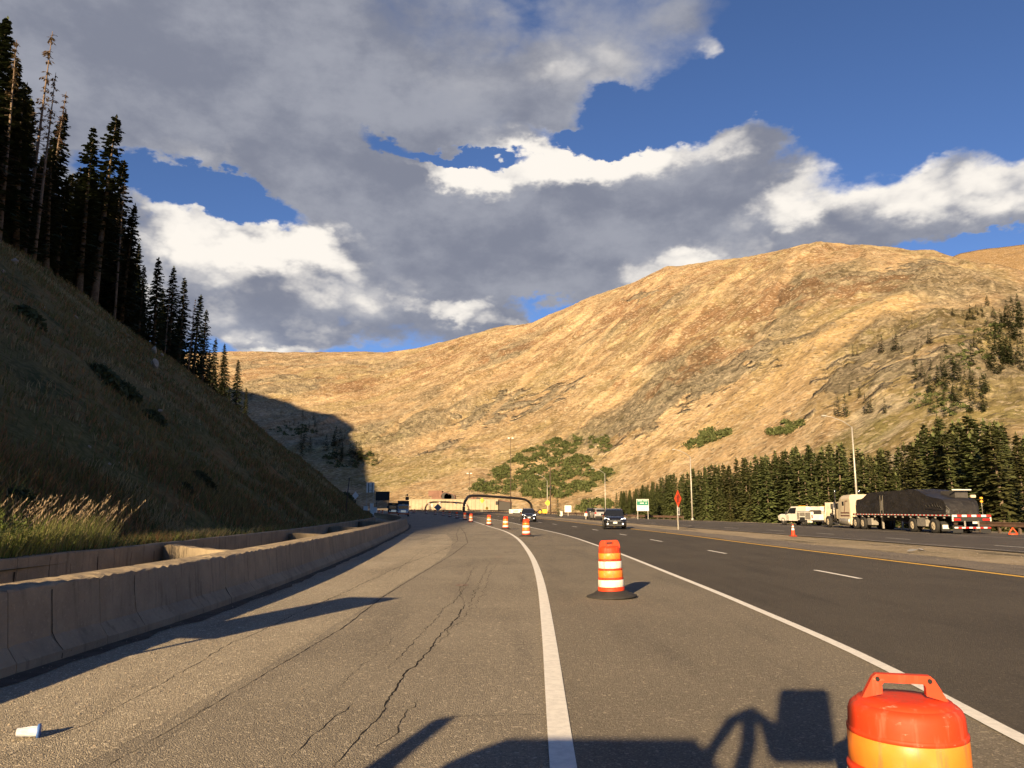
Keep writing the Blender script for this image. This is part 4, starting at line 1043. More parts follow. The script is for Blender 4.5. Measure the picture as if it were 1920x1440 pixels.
jb = empty('concrete_barrier', (0, 0, 0), 0, 'low weathered concrete traffic barrier sweeping along the left road edge', 'barrier')
cuts = [-20, -12, -4.5, 2.2, 5.6, 7.9, 9.55, 11.35, 13.6, 16.3, 19.6, 23.8, 28.5, 31.9, 33.3, 38, 44, 51, 59, 68, 78, 89, 101, 114, 128, 141]
for i, (a, b) in enumerate(zip(cuts[:-1], cuts[1:])):
    gp_ = .012 if i % 3 else .006
    if abs(b - 31.9) < .1 or abs(b - 33.3) < .1: gp_ = .05
    loft('barrier_segment', JP, lineJ, a, b - gp_, .11 if a < 30 else .5, M_conc, jb, .0065 if a < 45 else .004, i)
wl = empty('retaining_wall', (0, 0, 0), 0, 'long concrete retaining wall below the grassy slope, behind the barrier', 'wall')
KP = [(.0, -.1), (.0, .80), (-.02, .82), (-.20, .82), (-.22, .80), (-.24, -.1)]
cuts = [-20, -10, -3, 3, 7.5, 10.4, 13.0, 16.2, 20.2, 25.2, 31.0, 38, 46, 55, 65, 77, 90, 104, 116]
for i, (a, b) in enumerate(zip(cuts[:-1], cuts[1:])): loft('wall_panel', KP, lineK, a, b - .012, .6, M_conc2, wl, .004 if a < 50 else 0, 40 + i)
# short cross walls that divide the trough between wall and barrier
def cross(yk, yj, z0, lab, lit=False):
    a = Vector((fin(lineK(yk)) + .02, yk, 0)); b = Vector((fin(lineJ(yj)) - .80, yj, 0)); d = (b - a).normalized(); s = Vector((-d.y, d.x, 0)) * .10
    mb = MB(); n = 9; rng = random.Random(int(yk)); V = []
    for i in range(n):
        p = a.lerp(b, i / (n - 1)); zt = z0 + rng.gauss(0, .012) - (.05 if i in (0,) else 0)
        for q, z in ((p - s, -.05), (p + s, -.05), (p + s, zt), (p - s, zt)): V.append((q.x, q.y, z + fin(g(q.y))))
    mb.add(V, [(i * 4 + j, i * 4 + (j + 1) % 4, i * 4 + 4 + (j + 1) % 4, i * 4 + 4 + j) for i in range(n - 1) for j in range(4)] + [(3, 2, 1, 0), tuple(range(n * 4 - 4, n * 4))])
    o = mb.build('cross_wall', M_conc, None); tag(o, lab, 'wall', 'cross walls between barrier and retaining wall')
cross(18.6, 15.8, .78, 'nearest cross wall behind the barrier, its face lit by the sun')
cross(30.5, 28.0, .70, 'second cross wall in the trough behind the barrier')
cross(41, 38.5, .72, 'third cross wall in the trough, in shade')
cross(57, 54, .75, 'fourth cross wall far along the trough behind the barrier')
# dirt floor of the trough
ribbon('trough_floor', lambda y: fin(lineK(y)), lambda y: fin(lineJ(y)) - .4, np.arange(-20, 117, 2.0), .02, M_ground)
# narrow crack strips on the wall and barrier faces
M_stain = mat('crack stain', (.035, .03, .024), .95, spec=.1)
def vcrack(fx, off, y, z0, z1, w, seed, parent):
    rng = random.Random(seed); n = 9; V = []; dy = 0
    for i in range(n):
        z = z0 + (z1 - z0) * i / (n - 1); dy += rng.gauss(0, .012); ww = w * rng.uniform(.3, 1); x = fin(fx(y + dy)) + off(z) + .003
        V += [(x, y + dy - ww / 2, z), (x, y + dy + ww / 2, z)]
    link('crack', mesh_np('crack', V, [(2 * i, 2 * i + 1, 2 * i + 3, 2 * i + 2) for i in range(n - 1)]), parent, M_stain)
def joff(z): return np.interp(z, [0, .10, .26, .77], [0, 0, -.13, -.184])
for i, (y, w) in enumerate([(6.9, .014), (8.6, .02), (10.4, .016), (12.3, .012), (13.55, .03), (14.9, .012), (17.7, .016), (21.4, .012), (26, .016)]): vcrack(lineJ, lambda z: float(joff(z)) + .002, y, .02, .74, w, i, jb)
for i, (y, w, zz) in enumerate([(11.6, .02, .35), (12.9, .045, .3), (13.9, .02, .35), (15.6, .03, .35), (16.9, .02, .4), (14.6, .012, .5), (18.0, .03, .4), (21, .02, .3), (24, .03, .3), (27.4, .02, .4), (36, .03, .3)]): vcrack(lineK, lambda z: .0, y, .08, .78 - rnd.uniform(0, .2), w, 30 + i, wl)

# ================================================================== traffic drums
def drum_mat(name, color, rough, spec=.5, grid=False):
    m = bpy.data.materials.new(name); m.use_nodes = True; t = NT(m.node_tree); b = t.n['Principled BSDF']
    tc = t.node('ShaderNodeTexCoord').outputs['Object']
    n = t.noise(tc, 5, 6, .65); n2 = t.noise(t.vmath('MULTIPLY', tc, (9, 9, 1.2)), 2.0, 5, .65)
    c = t.mix(t.math('MULTIPLY', t.smooth(n, .42, .72), .5), (*color, 1), tuple(x * .62 for x in color) + (1,))
    c = t.mix(t.math('MULTIPLY', t.smooth(n2, .52, .70), .6), c, (.20, .12, .07, 1))
    sc_ = t.noise(t.vmath('MULTIPLY', tc, (3, 3, 14)), 3.0, 4, .7); c = t.mix(t.math('MULTIPLY', t.smooth(sc_, .64, .70), .5), c, (.42, .30, .22, 1))
    t.put(b.inputs['Base Color'], c); t.put(b.inputs['Roughness'], t.math('MULTIPLY_ADD', n, .3, rough - .1)); b.inputs['Specular IOR Level'].default_value = spec
    if grid:
        bp = t.node('ShaderNodeBump'); bp.inputs['Strength'].default_value = .35; bp.inputs['Distance'].default_value = .004
        w = t.node('ShaderNodeTexBrick'); t.put(w.inputs['Vector'], t.vmath('MULTIPLY', t.comb(t.math('ARCTAN2', t.sep(tc)[1], t.sep(tc)[0]), t.sep(tc)[2]), (1.0, 4.0, 1)))
        w.inputs['Scale'].default_value = 26; t.put(bp.inputs['Height'], w.outputs['Fac']); t.l.new(bp.outputs[0], b.inputs['Normal'])
    return m
M_or = drum_mat('orange plastic', (.63, .048, .011), .55, .3)
M_ors = drum_mat('orange sheeting', (.86, .24, .025), .35, .6, True)
M_whs = drum_mat('white sheeting', (.82, .77, .66), .35, .6, True)
M_rub = mat('black rubber', (.028, .026, .024), .8, var=.4, vscale=6, bump=.3, bscale=40)
def drum(name, n, base, detail, wide=False):
    root = empty(name)
    s = 1.0
    prof = [(.285, .06), (.284, .165), (.272, .175), (.272, .185), (.268, .318), (.264, .335), (.258, .355), (.257, .488), (.252, .505), (.247, .52), (.246, .653), (.242, .668), (.237, .688), (.236, .80), (.234, .835), (.232, .872), (.224, .892), (.208, .905), (.18, .91)]
    b = MB(); b.lathe(prof, n); body = b.build('body', M_or, root)
    for k, (z0, z1, r0, r1) in enumerate([(.190, .315, .2720, .2682), (.360, .485, .2580, .2572), (.525, .650, .2472, .2462), (.692, .798, .2372, .2362)]):
        mb = MB(); mb.lathe([(r0 + .001, z0), (r0 + .004, z0 + .004), (r1 + .004, z1 - .004), (r1 + .001, z1)], n, cap=False)
        mb.build('white_band' if k in (0, 2) else 'orange_band', M_whs if k in (0, 2) else M_ors, root)
    # ribs proud of the body at the steps
    for z, r in ((.172, .286), (.338, .272), (.504, .260), (.670, .250), (.806, .2415)):
        mb = MB(); mb.lathe([(r - .012, z - .012), (r, z - .007), (r, z + .007), (r - .012, z + .012)], n, cap=False); mb.build('rib', M_or, body)
    # lid: shallow cap with a flat on the front half, and the carrying handle as a slotted upright plate
    lid = MB(); lid.lathe([(.20, .905), (.19, .918), (.10, .922), (.0, .923)], n, cap=False); lid.build('lid', M_or, root)
    h = MB(); th = .020
    out = [(-.175, .915), (-.125, .995), (-.108, 1.008), (.108, 1.008), (.125, .995), (.175, .915)]
    inn = [(-.088, .935), (-.088, .968), (-.080, .977), (.080, .977), (.088, .968), (.088, .935)]
    if wide:
        th = .05; out = [(-.226, .885), (-.205, .985), (-.165, 1.028), (.165, 1.028), (.205, .985), (.226, .885)]; inn = [(-.070, .960), (-.070, .985), (-.062, .995), (.062, .995), (.070, .985), (.070, .960)]
    vs = [(x, -th, z) for x, z in out] + [(x, -th, z) for x, z in inn] + [(x, th, z) for x, z in out] + [(x, th, z) for x, z in inn]
    fs = []
    for i in range(5):
        fs += [(i, i + 1, i + 7, i + 6), (12 + i, 18 + i, 19 + i, 13 + i), (i, 12 + i, 13 + i, i + 1), (i + 6, i + 7, i + 19, i + 18)]
    fs += [(0, 6, 18, 12), (5, 17, 23, 11)]
    if wide: fs += [(0, 5, 11, 6), (12, 18, 23, 17), (6, 11, 23, 18)]
    h.add(vs, fs); hd = h.build('handle', M_or, root)
    if detail:
        for x in (-.105, .105): MB().lathe([(.009, -.028), (.009, .028)], 10, (x, 0, .990), 'y').build('bolt_hole', M_dark, hd)
    if base:
        rb = MB(); rb.lathe([(.53, .002), (.54, .012), (.53, .03), (.40, .065), (.315, .115), (.300, .12), (.288, .10)], n); rb.build('rubber_base', M_rub, root)
    return root
M_dark = mat('dark hollow', (.012, .011, .01), .9)
DN = drum('traffic_drum', 40, True, True); DM = drum('traffic_drum', 32, True, False, True)
GD = 'traffic drums in a line along the closed lane'
def set_drum(o, px, py, Y, lab, rz=0.0, sc=1.0, tilt=(0, 0)):
    p = at(px, py, Y); o.location = (p.x, Y, fin(g(Y)) + .016); o.rotation_euler = (tilt[0], tilt[1], rz); o.scale = (sc * .87, sc * .87, sc)
    tag(o, lab, 'traffic drum', GD)
p = at(1697, 1340, 2.78); set_drum(DN, 1697, 1340, 3.0, 'nearest orange traffic drum at the lower right, cut off by the frame', R(-14), .97)
dl = [(1147, 1116, 14.55, 'orange and white drum with a wide black base in mid closed lane', R(4), (0, R(-1.8))), (987, 1005, 46.5, 'third orange drum, in front of the farther dark car', .2, (0, R(-1.2))), (948, 992, 63, 'fourth orange drum along the closed lane', .4, (0, 0)),
      (917, 984, 78, 'fifth orange drum along the closed lane', -.3, (0, 0)), (883, 977, 96, 'sixth drum, last one standing in full sunlight', .1, (0, 0)), (871.5, 972, 112, 'seventh drum, just inside the shade', .2, (0, 0)), (856.5, 969, 127, 'eighth drum in the shade', 0, (0, 0)), (843, 966, 142, 'ninth drum in the shade', .3, (0, 0)),
      (831, 963, 160, 'tenth drum, right of the grey diamond sign back', .5, (0, 0)), (816, 960, 178, 'drum half behind the grey diamond sign back', .1, (0, 0)), (799, 959, 196, 'drum at the left foot of the small arch', .2, (0, 0)),
      (772, 957, 205, 'left drum of the pair right of the work trucks', .2, (0, 0)), (777, 957, 208, 'right drum of the pair right of the work trucks', .6, (0, 0)), (711, 956, 178, 'left drum of the pair left of the work trucks', .2, (0, 0)), (717.5, 955, 180, 'right drum of the pair left of the work trucks', .6, (0, 0)), (763, 960, 172, 'drum close beside the right work truck', 0, (0, 0))]
for i, (px, py, Y, lab, rz, tl) in enumerate(dl): set_drum(DM if i == 0 else copy_tree(DM), px, py, Y, lab, rz, .99, tl)

# ================================================================== road vehicles
M_black = mat('black car paint', (.012, .012, .013), .25, coat=.8, var=.3, vscale=3)
M_silver = mat('silver car paint', (.42, .41, .39), .3, metal=.4, coat=.5)
M_glass = mat('dark car glass', (.015, .017, .02), .06, spec=.8)
M_tyre = mat('tyre rubber', (.022, .021, .020), .85, var=.3, vscale=9, bump=.3)
M_rim = mat('alloy rim', (.45, .43, .40), .35, metal=.8)
M_chrome = mat('chrome trim', (.6, .58, .55), .15, metal=1.0)
M_trim = mat('black plastic trim', (.02, .02, .02), .6)
M_lampw = mat('clear headlight', (.75, .74, .70), .12, spec=.8)
M_lampr = mat('red tail light', (.45, .02, .015), .2)
M_lit_glint = mat('lit or glinting headlamp', (1.0, .95, .85), .2, emit=2.2)  # emission for lit lamps; on the nearer dark car it imitates sun glint
M_plate = mat('number plate', (.62, .62, .58), .5)
M_under = mat('underbody', (.015, .014, .013), .9)
def wheel(root, x, y, r, w, name='wheel', rim=None, spokes=5, side=1):
    mb = MB(); prof = [(r * .60, -w / 2), (r * .90, -w / 2), (r, -w / 2 + .035), (r, w / 2 - .035), (r * .90, w / 2), (r * .60, w / 2)]
    mb.lathe(prof, 28, (0, 0, 0), 'x', True, False); wo = link(name, mb.mesh('tyre'), root, M_tyre); wo.location = (x, y, r)
    rb = MB(); rb.lathe([(r * .61, -w * .42), (r * .58, w * .36 * 1), (r * .50, w * .28)], 28, (0, 0, 0), 'x', True, False)
    rb.lathe([(r * .16, -w * .3), (r * .16, w * .40), (r * .02, w * .42)], 14, (0, 0, 0), 'x', True, True)
    for k in range(spokes):
        a = 2 * math.pi * k / spokes; M = Matrix.Rotation(a, 4, 'X'); rb.box(w * .12, w * .36, -.05 * r / .34, .05 * r / .34, .1 * r, r * .57, M)
    rb.lathe([(r * .57, -w * .1), (r * .02, -w * .1)], 20, (0, 0, 0), 'x', False, False)
    ro = rb.build('rim', rim or M_rim, wo)
    if side < 0: wo.rotation_euler = (0, 0, math.pi)
    return wo
def shell(secs, smooth=True):
    """loft of closed cross-sections: secs = list of lists of points, all of one length"""
    mb = MB(); k = len(secs[0]); V = [p for s in secs for p in s]
    Fc = [(i * k + j, i * k + (j + 1) % k, (i + 1) * k + (j + 1) % k, (i + 1) * k + j) for i in range(len(secs) - 1) for j in range(k)]
    mb.add(V, Fc, smooth); mb.f += [tuple(range(k - 1, -1, -1)), tuple(range((len(secs) - 1) * k, len(secs) * k))]; mb.sm += [False, False]
    return mb
def suv(name, loc, rz, paint, label, kind=0, lit=False, rear_plate=False, group='cars on the highway'):
    """nose towards -Y. about 4.65 long, 1.82 wide, 1.67 high"""
    root = empty(name, loc, rz, label, 'car', group)
    # lower body: stations along y (half width, sill, shoulder height, deck height)
    st = [(-2.30, .62, .42, .62, .70), (-2.22, .80, .26, .70, .80), (-2.0, .88, .22, .78, .93), (-1.5, .905, .22, .86, 1.02), (-.95, .91, .22, .93, 1.08), (0, .915, .22, .97, 1.09), (1.0, .915, .22, 1.0, 1.10), (1.8, .90, .24, 1.02, 1.10), (2.2, .86, .30, 1.0, 1.08), (2.32, .78, .40, .92, 1.02)]
    secs = []
    for (y, w, s, sh, d) in st:
        secs.append([(-w * .93, y, s), (-w, y, s + .14), (-w * 1.005, y, sh - .12), (-w * .97, y, sh), (-w * .86, y, d - .02), (-w * .4, y, d + .015), (w * .4, y, d + .015), (w * .86, y, d - .02), (w * .97, y, sh), (w * 1.005, y, sh - .12), (w, y, s + .14), (w * .93, y, s)])
    body = shell(secs).build('body', paint, root)
    # cabin
    top = [(-1.02, .80, 1.07, 1.08), (-.42, .72, 1.07, 1.52), (-.05, .69, 1.07, 1.64), (.6, .67, 1.07, 1.675), (1.4, .66, 1.07, 1.645), (1.95, .66, 1.07, 1.56), (2.22, .70, 1.06, 1.10)]
    secs = [[(-w - .10 * (1 - (zt - 1.07) / .7), y, zb), (-w, y, max(zb + .01, zt - .08)), (-w * .9, y, zt), (w * .9, y, zt), (w, y, max(zb + .01, zt - .08)), (w + .10 * (1 - (zt - 1.07) / .7), y, zb)] for (y, w, zb, zt) in top]
    shell(secs).build('roof', paint, root)
    # glass set 4 mm proud of the cabin
    def pane(nm, pts, parent=root, m=M_glass): return MB().add(pts, [tuple(range(len(pts)))]).build(nm, m, parent)
    pane('windscreen', [(-.76, -.995, 1.10), (.76, -.995, 1.10), (.665, -.435, 1.515), (-.665, -.435, 1.515)])
    pane('rear_window', [(-.62, 2.222, 1.16), (.62, 2.222, 1.16), (.60, 2.005, 1.50), (-.60, 2.005, 1.50)])
    for s in (-1, 1):
        def sd(y, z): return (s * (np.interp(y, [-1, -.42, -.05, .6, 1.4, 1.95, 2.2], [.815, .735, .70, .68, .67, .67, .70]) + .115 * (1 - (z - 1.07) / .55)), y, z)
        for (a, b, za, zb) in ((-.62, .28, 1.42, 1.57), (.36, 1.22, 1.57, 1.56), (1.30, 1.86, 1.55, 1.48)):
            pane('side_window', [sd(a - (.28 if a < 0 else 0), 1.13), sd(b, 1.13), sd(b, zb), sd(a + (.02 if a < 0 else 0), za)])
        mr = MB(); mr.cbox(s * 1.0 - .10, s * 1.0 + .10, -.72, -.58, 1.08, 1.24, .04); mo = mr.build('wing_mirror', paint, root)
        dr = MB(); dr.box(s * .918 - .006, s * .918 + .006, -.35, -.335, .40, 1.0); dr.box(s * .920 - .006, s * .920 + .006, .32, .335, .40, 1.0); dr.build('door_seam', M_trim, root)
        hd = MB(); hd.cbox(s * .925 - .02, s * .925 + .02, .08, .26, .86, .89, .01); hd.build('door_handle', M_chrome, root)
        for yy in (-1.45, 1.38): MB().lathe([(.43, -.03), (.43, .03)], 24, (s * .885, yy, .36), 'x').build('wheel_arch', M_trim, root)
        for yy in (-1.45, 1.38): wheel(root, s * .80, yy, .36, .23, side=s)
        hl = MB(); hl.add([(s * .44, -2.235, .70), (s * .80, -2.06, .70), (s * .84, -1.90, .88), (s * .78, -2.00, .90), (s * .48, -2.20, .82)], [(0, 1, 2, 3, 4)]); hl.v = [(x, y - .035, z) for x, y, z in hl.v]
        hl.build('headlight', M_lit_glint if lit else M_lampw, root)
        fg = MB(); fg.lathe([(.055, -2.30), (.055, -2.20)], 12, (s * .60, 0, .44), 'y'); fg.build('fog_light', M_lit_glint if lit else M_lampw, root)
        tl = MB(); tl.cbox(s * .74 - .12, s * .74 + .12, 2.2, 2.335, .86, 1.10, .03); tl.build('tail_light', M_lampr, root)
    gr = MB(); gr.box(-.42, .42, -2.335, -2.25, .60, .74); grille = gr.build('grille', M_trim, root)
    for z in (.615, .67, .725): q = MB(); q.box(-.42, .42, -2.345, -2.335, z, z + .014); q.build('grille_bar', M_chrome, grille)
    em = MB(); em.lathe([(.055, -2.352), (.055, -2.336)], 14, (0, 0, .675), 'y'); em.build('badge', M_chrome, grille)
    lo = MB(); lo.cbox(-.72, .72, -2.325, -2.2, .26, .40, .03); lo.build('lower_bumper', M_trim, root)
    pl = MB(); pl.box(-.16, .16, -2.36, -2.345, .46, .60); pl.build('number_plate', M_plate, root)
    p2 = MB(); p2.box(-.16, .16, 2.34, 2.352, .74, .88); p2.build('number_plate', M_plate, root)
    rb = MB(); rb.cbox(-.80, .80, 2.2, 2.36, .34, .56, .04); rb.build('rear_bumper', M_trim, root)
    ub = MB(); ub.box(-.80, .80, -2.0, 2.1, .20, .30); ub.build('underbody', M_under, root)
    for s in (-1, 1):
        rr = MB(); rr.tube([(s * .58, -.1, 1.64), (s * .58, 0, 1.70), (s * .58, 1.4, 1.70), (s * .58, 1.5, 1.64)], .016, 6); rr.build('roof_rail', M_chrome, root)
    return root
q = ground(1155, 993); suv('suv', (q.x + .15, q.y + 2.3, fin(g(q.y)) + .014), R(-5), M_black, 'dark sport utility car approaching in the middle of the near carriageway', lit=True)  # headlights glow here to imitate sunlight reflected in the lenses
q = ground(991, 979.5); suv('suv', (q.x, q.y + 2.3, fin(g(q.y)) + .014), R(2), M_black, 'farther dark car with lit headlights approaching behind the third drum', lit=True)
Yc = 112; q = at(1124, 972, Yc); suv('suv', (q.x, Yc + 2, fin(g(Yc)) + .012), R(184), M_silver, 'silver sport utility car driving away beyond the nearer dark one')
Yc = 122; q = at(1112, 970, Yc); suv('suv', (q.x, Yc + 2, fin(g(Yc)) + .012), R(172), M_black, 'dark car half hidden beside the silver one driving away')

# ================================================================== the broken-down lorry and its helpers
M_cab = mat('cream cab paint', (.60, .52, .38), .35, coat=.4, var=.12, vscale=2)
M_white = mat('white truck paint', (.74, .70, .62), .4, coat=.3, var=.15, vscale=3)
M_stripe = mat('dark red stripe', (.10, .025, .02), .4)
M_frame = mat('chassis black', (.03, .028, .026), .75, var=.4, vscale=4)
M_alu = mat('dull aluminium', (.42, .39, .34), .45, metal=.5, var=.3, vscale=5)
M_wood = mat('deck planks', (.16, .12, .08), .9, var=.4, vscale=4)
M_red = mat('red reflective', (.55, .03, .025), .35)
M_refw = mat('white reflective', (.72, .70, .64), .35)
M_amber = mat('amber lamp', (.75, .35, .03), .3)
def tarp_mat():
    m = bpy.data.materials.new('black tarpaulin'); m.use_nodes = True; t = NT(m.node_tree); b = t.n['Principled BSDF']
    tc = t.node('ShaderNodeTexCoord').outputs['Object']; n = t.noise(tc, 1.3, 6, .6)
    t.put(b.inputs['Base Color'], t.mix(t.smooth(n, .3, .7), (.011, .010, .0095, 1), (.024, .021, .0185, 1))); b.inputs['Roughness'].default_value = .5
    bp = t.node('ShaderNodeBump'); bp.inputs['Strength'].default_value = .8; bp.inputs['Distance'].default_value = .10
    w = t.noise(t.vmath('MULTIPLY', tc, (1.0, 2.2, 1.4)), 1.6, 4, .55, 1.2); t.put(bp.inputs['Height'], w); t.l.new(bp.outputs[0], b.inputs['Normal'])
    return m
M_tarp = tarp_mat()
def part(name, m, root, *boxes, c=.015):
    mb = MB()
    for b in boxes: mb.cbox(*b, c=c)
    return mb.build(name, m, root)
TR_LOC = (30.05, 51.0, .012); TR_RZ = R(1.2)
def trailer():
    root = empty('flatbed_trailer', TR_LOC, TR_RZ, 'long flatbed trailer with red and white striped tail under a black tarped load', 'trailer')
    part('deck', M_wood, root, (-1.25, 1.25, .02, 14.0, 1.17, 1.25), c=.01)
    for s in (-1, 1):
        part('side_rail', M_frame, root, (s * 1.29 - .04, s * 1.29 + .04, 0.0, 14.02, 1.10, 1.262), c=.01)
        for k in range(56):                                       # chequered reflective strip
            y = .1 + k * .248; part('reflector', M_red if k % 2 else M_refw, root, (s * 1.334 - .004, s * 1.334 + .004, y, y + .235, 1.165, 1.225), c=.002)
        for k in range(13): part('stake_pocket', M_alu, root, (s * 1.30 - .05, s * 1.30 + .05, .8 + k * 1.05, .92 + k * 1.05, .98, 1.09), c=.01)
        part('main_beam', M_frame, root, (s * .45 - .08, s * .45 + .08, .3, 13.6, .72, 1.165))
        for y in (2.3, 5.0):
            for q in (0, 1): wheel(root, s * (1.14 - .30 * q), y, .49, .26, 'wheel', M_cream if q == 0 else M_frame, 6, s)
        part('landing_leg', M_alu, root, (s * .75 - .07, s * .75 + .07, 10.1, 10.25, .10, 1.1)); part('mud_flap', M_trim, root, (s * .95 - .30, s * .95 + .30, 1.35, 1.37, .14, .80), c=.004)
        part('rear_flap', M_trim, root, (s * .92 - .33, s * .92 + .33, .05, .07, .08, .55), c=.004)
    mf = part('mud_flap_print', M_refw, root, (-1.17, -.75, 1.335, 1.345, .30, .56), c=.002)
    for y in (2.3, 5.0): MB().lathe([(.07, -1.1), (.07, 1.1)], 10, (0, y, .49), 'x').build('axle', M_frame, root)
    part('tool_box', M_alu, root, (-1.27, -.62, 3.15, 4.3, .42, 1.02)); part('tool_box', M_alu, root, (-1.25, -.7, 11.0, 11.7, .36, .9))
    # striped tail
    def stripes(name, z0, z1, x0, x1, n, y=-.03):
        w = (x1 - x0) / n
        for k in range(n): part(name, M_red if k % 2 else M_refw, root, (x0 + k * w, x0 + (k + 1) * w - .004, y - .02, y + .02, z0, z1), c=.004)
    part('tail_beam', M_frame, root, (-1.30, 1.30, 0.0, .10, .80, 1.26)); stripes('tail_stripe', 1.10, 1.235, -1.29, 1.29, 8)
    stripes('underride_stripe', .36, .45, -1.2, 1.2, 10, -.06); part('underride_bar', M_frame, root, (-1.2, 1.2, -.035, .03, .34, .47))
    for s in (-1, 1):
        part('underride_post', M_alu, root, (s * .45 - .05, s * .45 + .05, -.02, .04, .45, .84)); part('tail_light', M_lampr, root, (s * .98 - .26, s * .98 + .26, -.05, -.002, .86, .99))
        part('corner_plate', M_refw, root, (s * 1.25 - .04, s * 1.25 + .04, -.045, -.002, .82, 1.08), c=.004)
    part('number_plate', M_plate, root, (.05, .36, -.03, -.002, .66, .80), c=.003)
M_cream = mat('cream wheel rim', (.58, .50, .37), .5, var=.3, vscale=8)
trailer()
def tarp():
    """load draped in black sheets: stations along the deck with height and half width, sagging between hard edges"""
    root = empty('tarped_load', (TR_LOC[0], TR_LOC[1], TR_LOC[2]), TR_RZ, 'bulky load wrapped in creased black tarpaulin on the flatbed trailer', 'tarped load')
    st = [(.75, .95, 1.55), (.8, 1.12, 1.72), (1.1, 1.15, 2.22), (1.7, 1.18, 2.33), (2.3, 1.2, 2.40), (2.9, 1.2, 2.52), (3.3, 1.2, 2.62), (4.0, 1.2, 2.90), (4.6, 1.2, 2.98), (5.6, 1.21, 3.0), (6.6, 1.2, 2.985), (7.6, 1.2, 2.97), (8.6, 1.2, 2.95), (9.6, 1.2, 2.93), (10.6, 1.2, 2.91), (11.3, 1.2, 2.88), (11.8, 1.19, 2.74), (12.3, 1.18, 2.52), (12.8, 1.17, 2.42), (13.5, 1.16, 2.38), (13.8, 1.12, 2.25), (13.85, 1.0, 1.7)]
    secs = []; rng = np.random.RandomState(2)
    ys = np.linspace(.75, 13.85, 90); W = np.interp(ys, [s[0] for s in st], [s[1] for s in st]); Z = np.interp(ys, [s[0] for s in st], [s[2] for s in st])
    for i, y in enumerate(ys):
        sec = []; n = 9
        for s in (-1, 1):
            col = []
            for k in range(n):
                f = k / (n - 1); z = 1.262 + (Z[i] - 1.262) * f
                w = W[i] * (1 - .02 * f) + (fbm2(np.array(y * 1.5 + s * 7), np.array(z * 1.8), 4, 19) - .5) * .13 * (1 - .6 * abs(2 * f - 1)) 
                zz = z - (.05 * (1 - math.cos(y * 4)) if k == 0 else 0) * 0
                col.append((s * w, y, zz))
            sec.append(col)
        top = [(x * W[i] * .97, y, Z[i] + .02 * (1 - x * x) + (fbm2(np.array(y * 1.2), np.array(x * 2 + 5), 3, 29) - .5) * .10) for x in (-.7, -.35, 0, .35, .7)]
        secs.append(sec[0] + top + sec[1][::-1])
    mb = shell(secs, False); mb.build('tarpaulin', M_tarp, root)
    # raised folds at the tail, seams and straps
    for k, (y, z, dz) in enumerate([(1.25, 1.62, .34), (1.55, 1.66, .40), (1.85, 1.70, .36), (2.2, 1.74, .34), (2.6, 1.72, .30), (3.0, 1.7, .3)]):
        MB().tube([(-1.18, y, z), (-1.24, y + .12, z + dz * .5), (-1.15, y + .32, z + dz)], [.012, .035, .01], 6).build('fold', M_tarp, root)
    MB().tube([(-1.22, 1.0, 1.60), (-1.235, 2.0, 1.58), (-1.225, 3.2, 1.63)], .02, 6).build('fold', M_tarp, root)
    for y in (9.05, 9.45):
        MB().add([(-1.236, y, 1.27), (-1.236, y + .07, 1.27), (-1.20, y + .07, 2.6), (-1.20, y, 2.6)] + [(-1.10, y, 2.965), (-1.10, y + .07, 2.965)], [(0, 1, 2, 3), (3, 2, 5, 4)]).build('strap', M_strap, root)
    MB().add([(-1.222, 9.18, 1.5), (-1.222, 9.38, 1.5), (-1.185, 9.38, 2.7), (-1.185, 9.18, 2.7)], [(0, 1, 2, 3)]).build('printed_panel', M_alu, root)
    # bare machine parts that stick out at the tail
    part('panel', M_grey, root, (.2, 1.1, 1.9, 3.6, 2.3, 2.84)); part('top_bar', M_refw, root, (-.2, 1.12, 1.5, 1.6, 2.86, 2.93)); part('bracket', M_cab, root, (.75, 1.1, 1.0, 1.2, 2.35, 2.55), c=.04)
M_strap = mat('pale strap', (.34, .31, .24), .8); M_grey = mat('grey machine paint', (.06, .055, .05), .6, var=.3)
tarp()
bm_ = empty('beacon_mast', (31.0, 51.3, 1.262), 0, 'slim mast with two amber lamps at the tail of the trailer', 'beacon')
MB().tube([(0, 0, 0), (0, 0, 1.15)], .02, 6).build('mast', M_alu, bm_)
for z in (.78, 1.0): part('lamp', M_amber, bm_, (-.09, .09, -.06, .06, z, z + .14), c=.03)

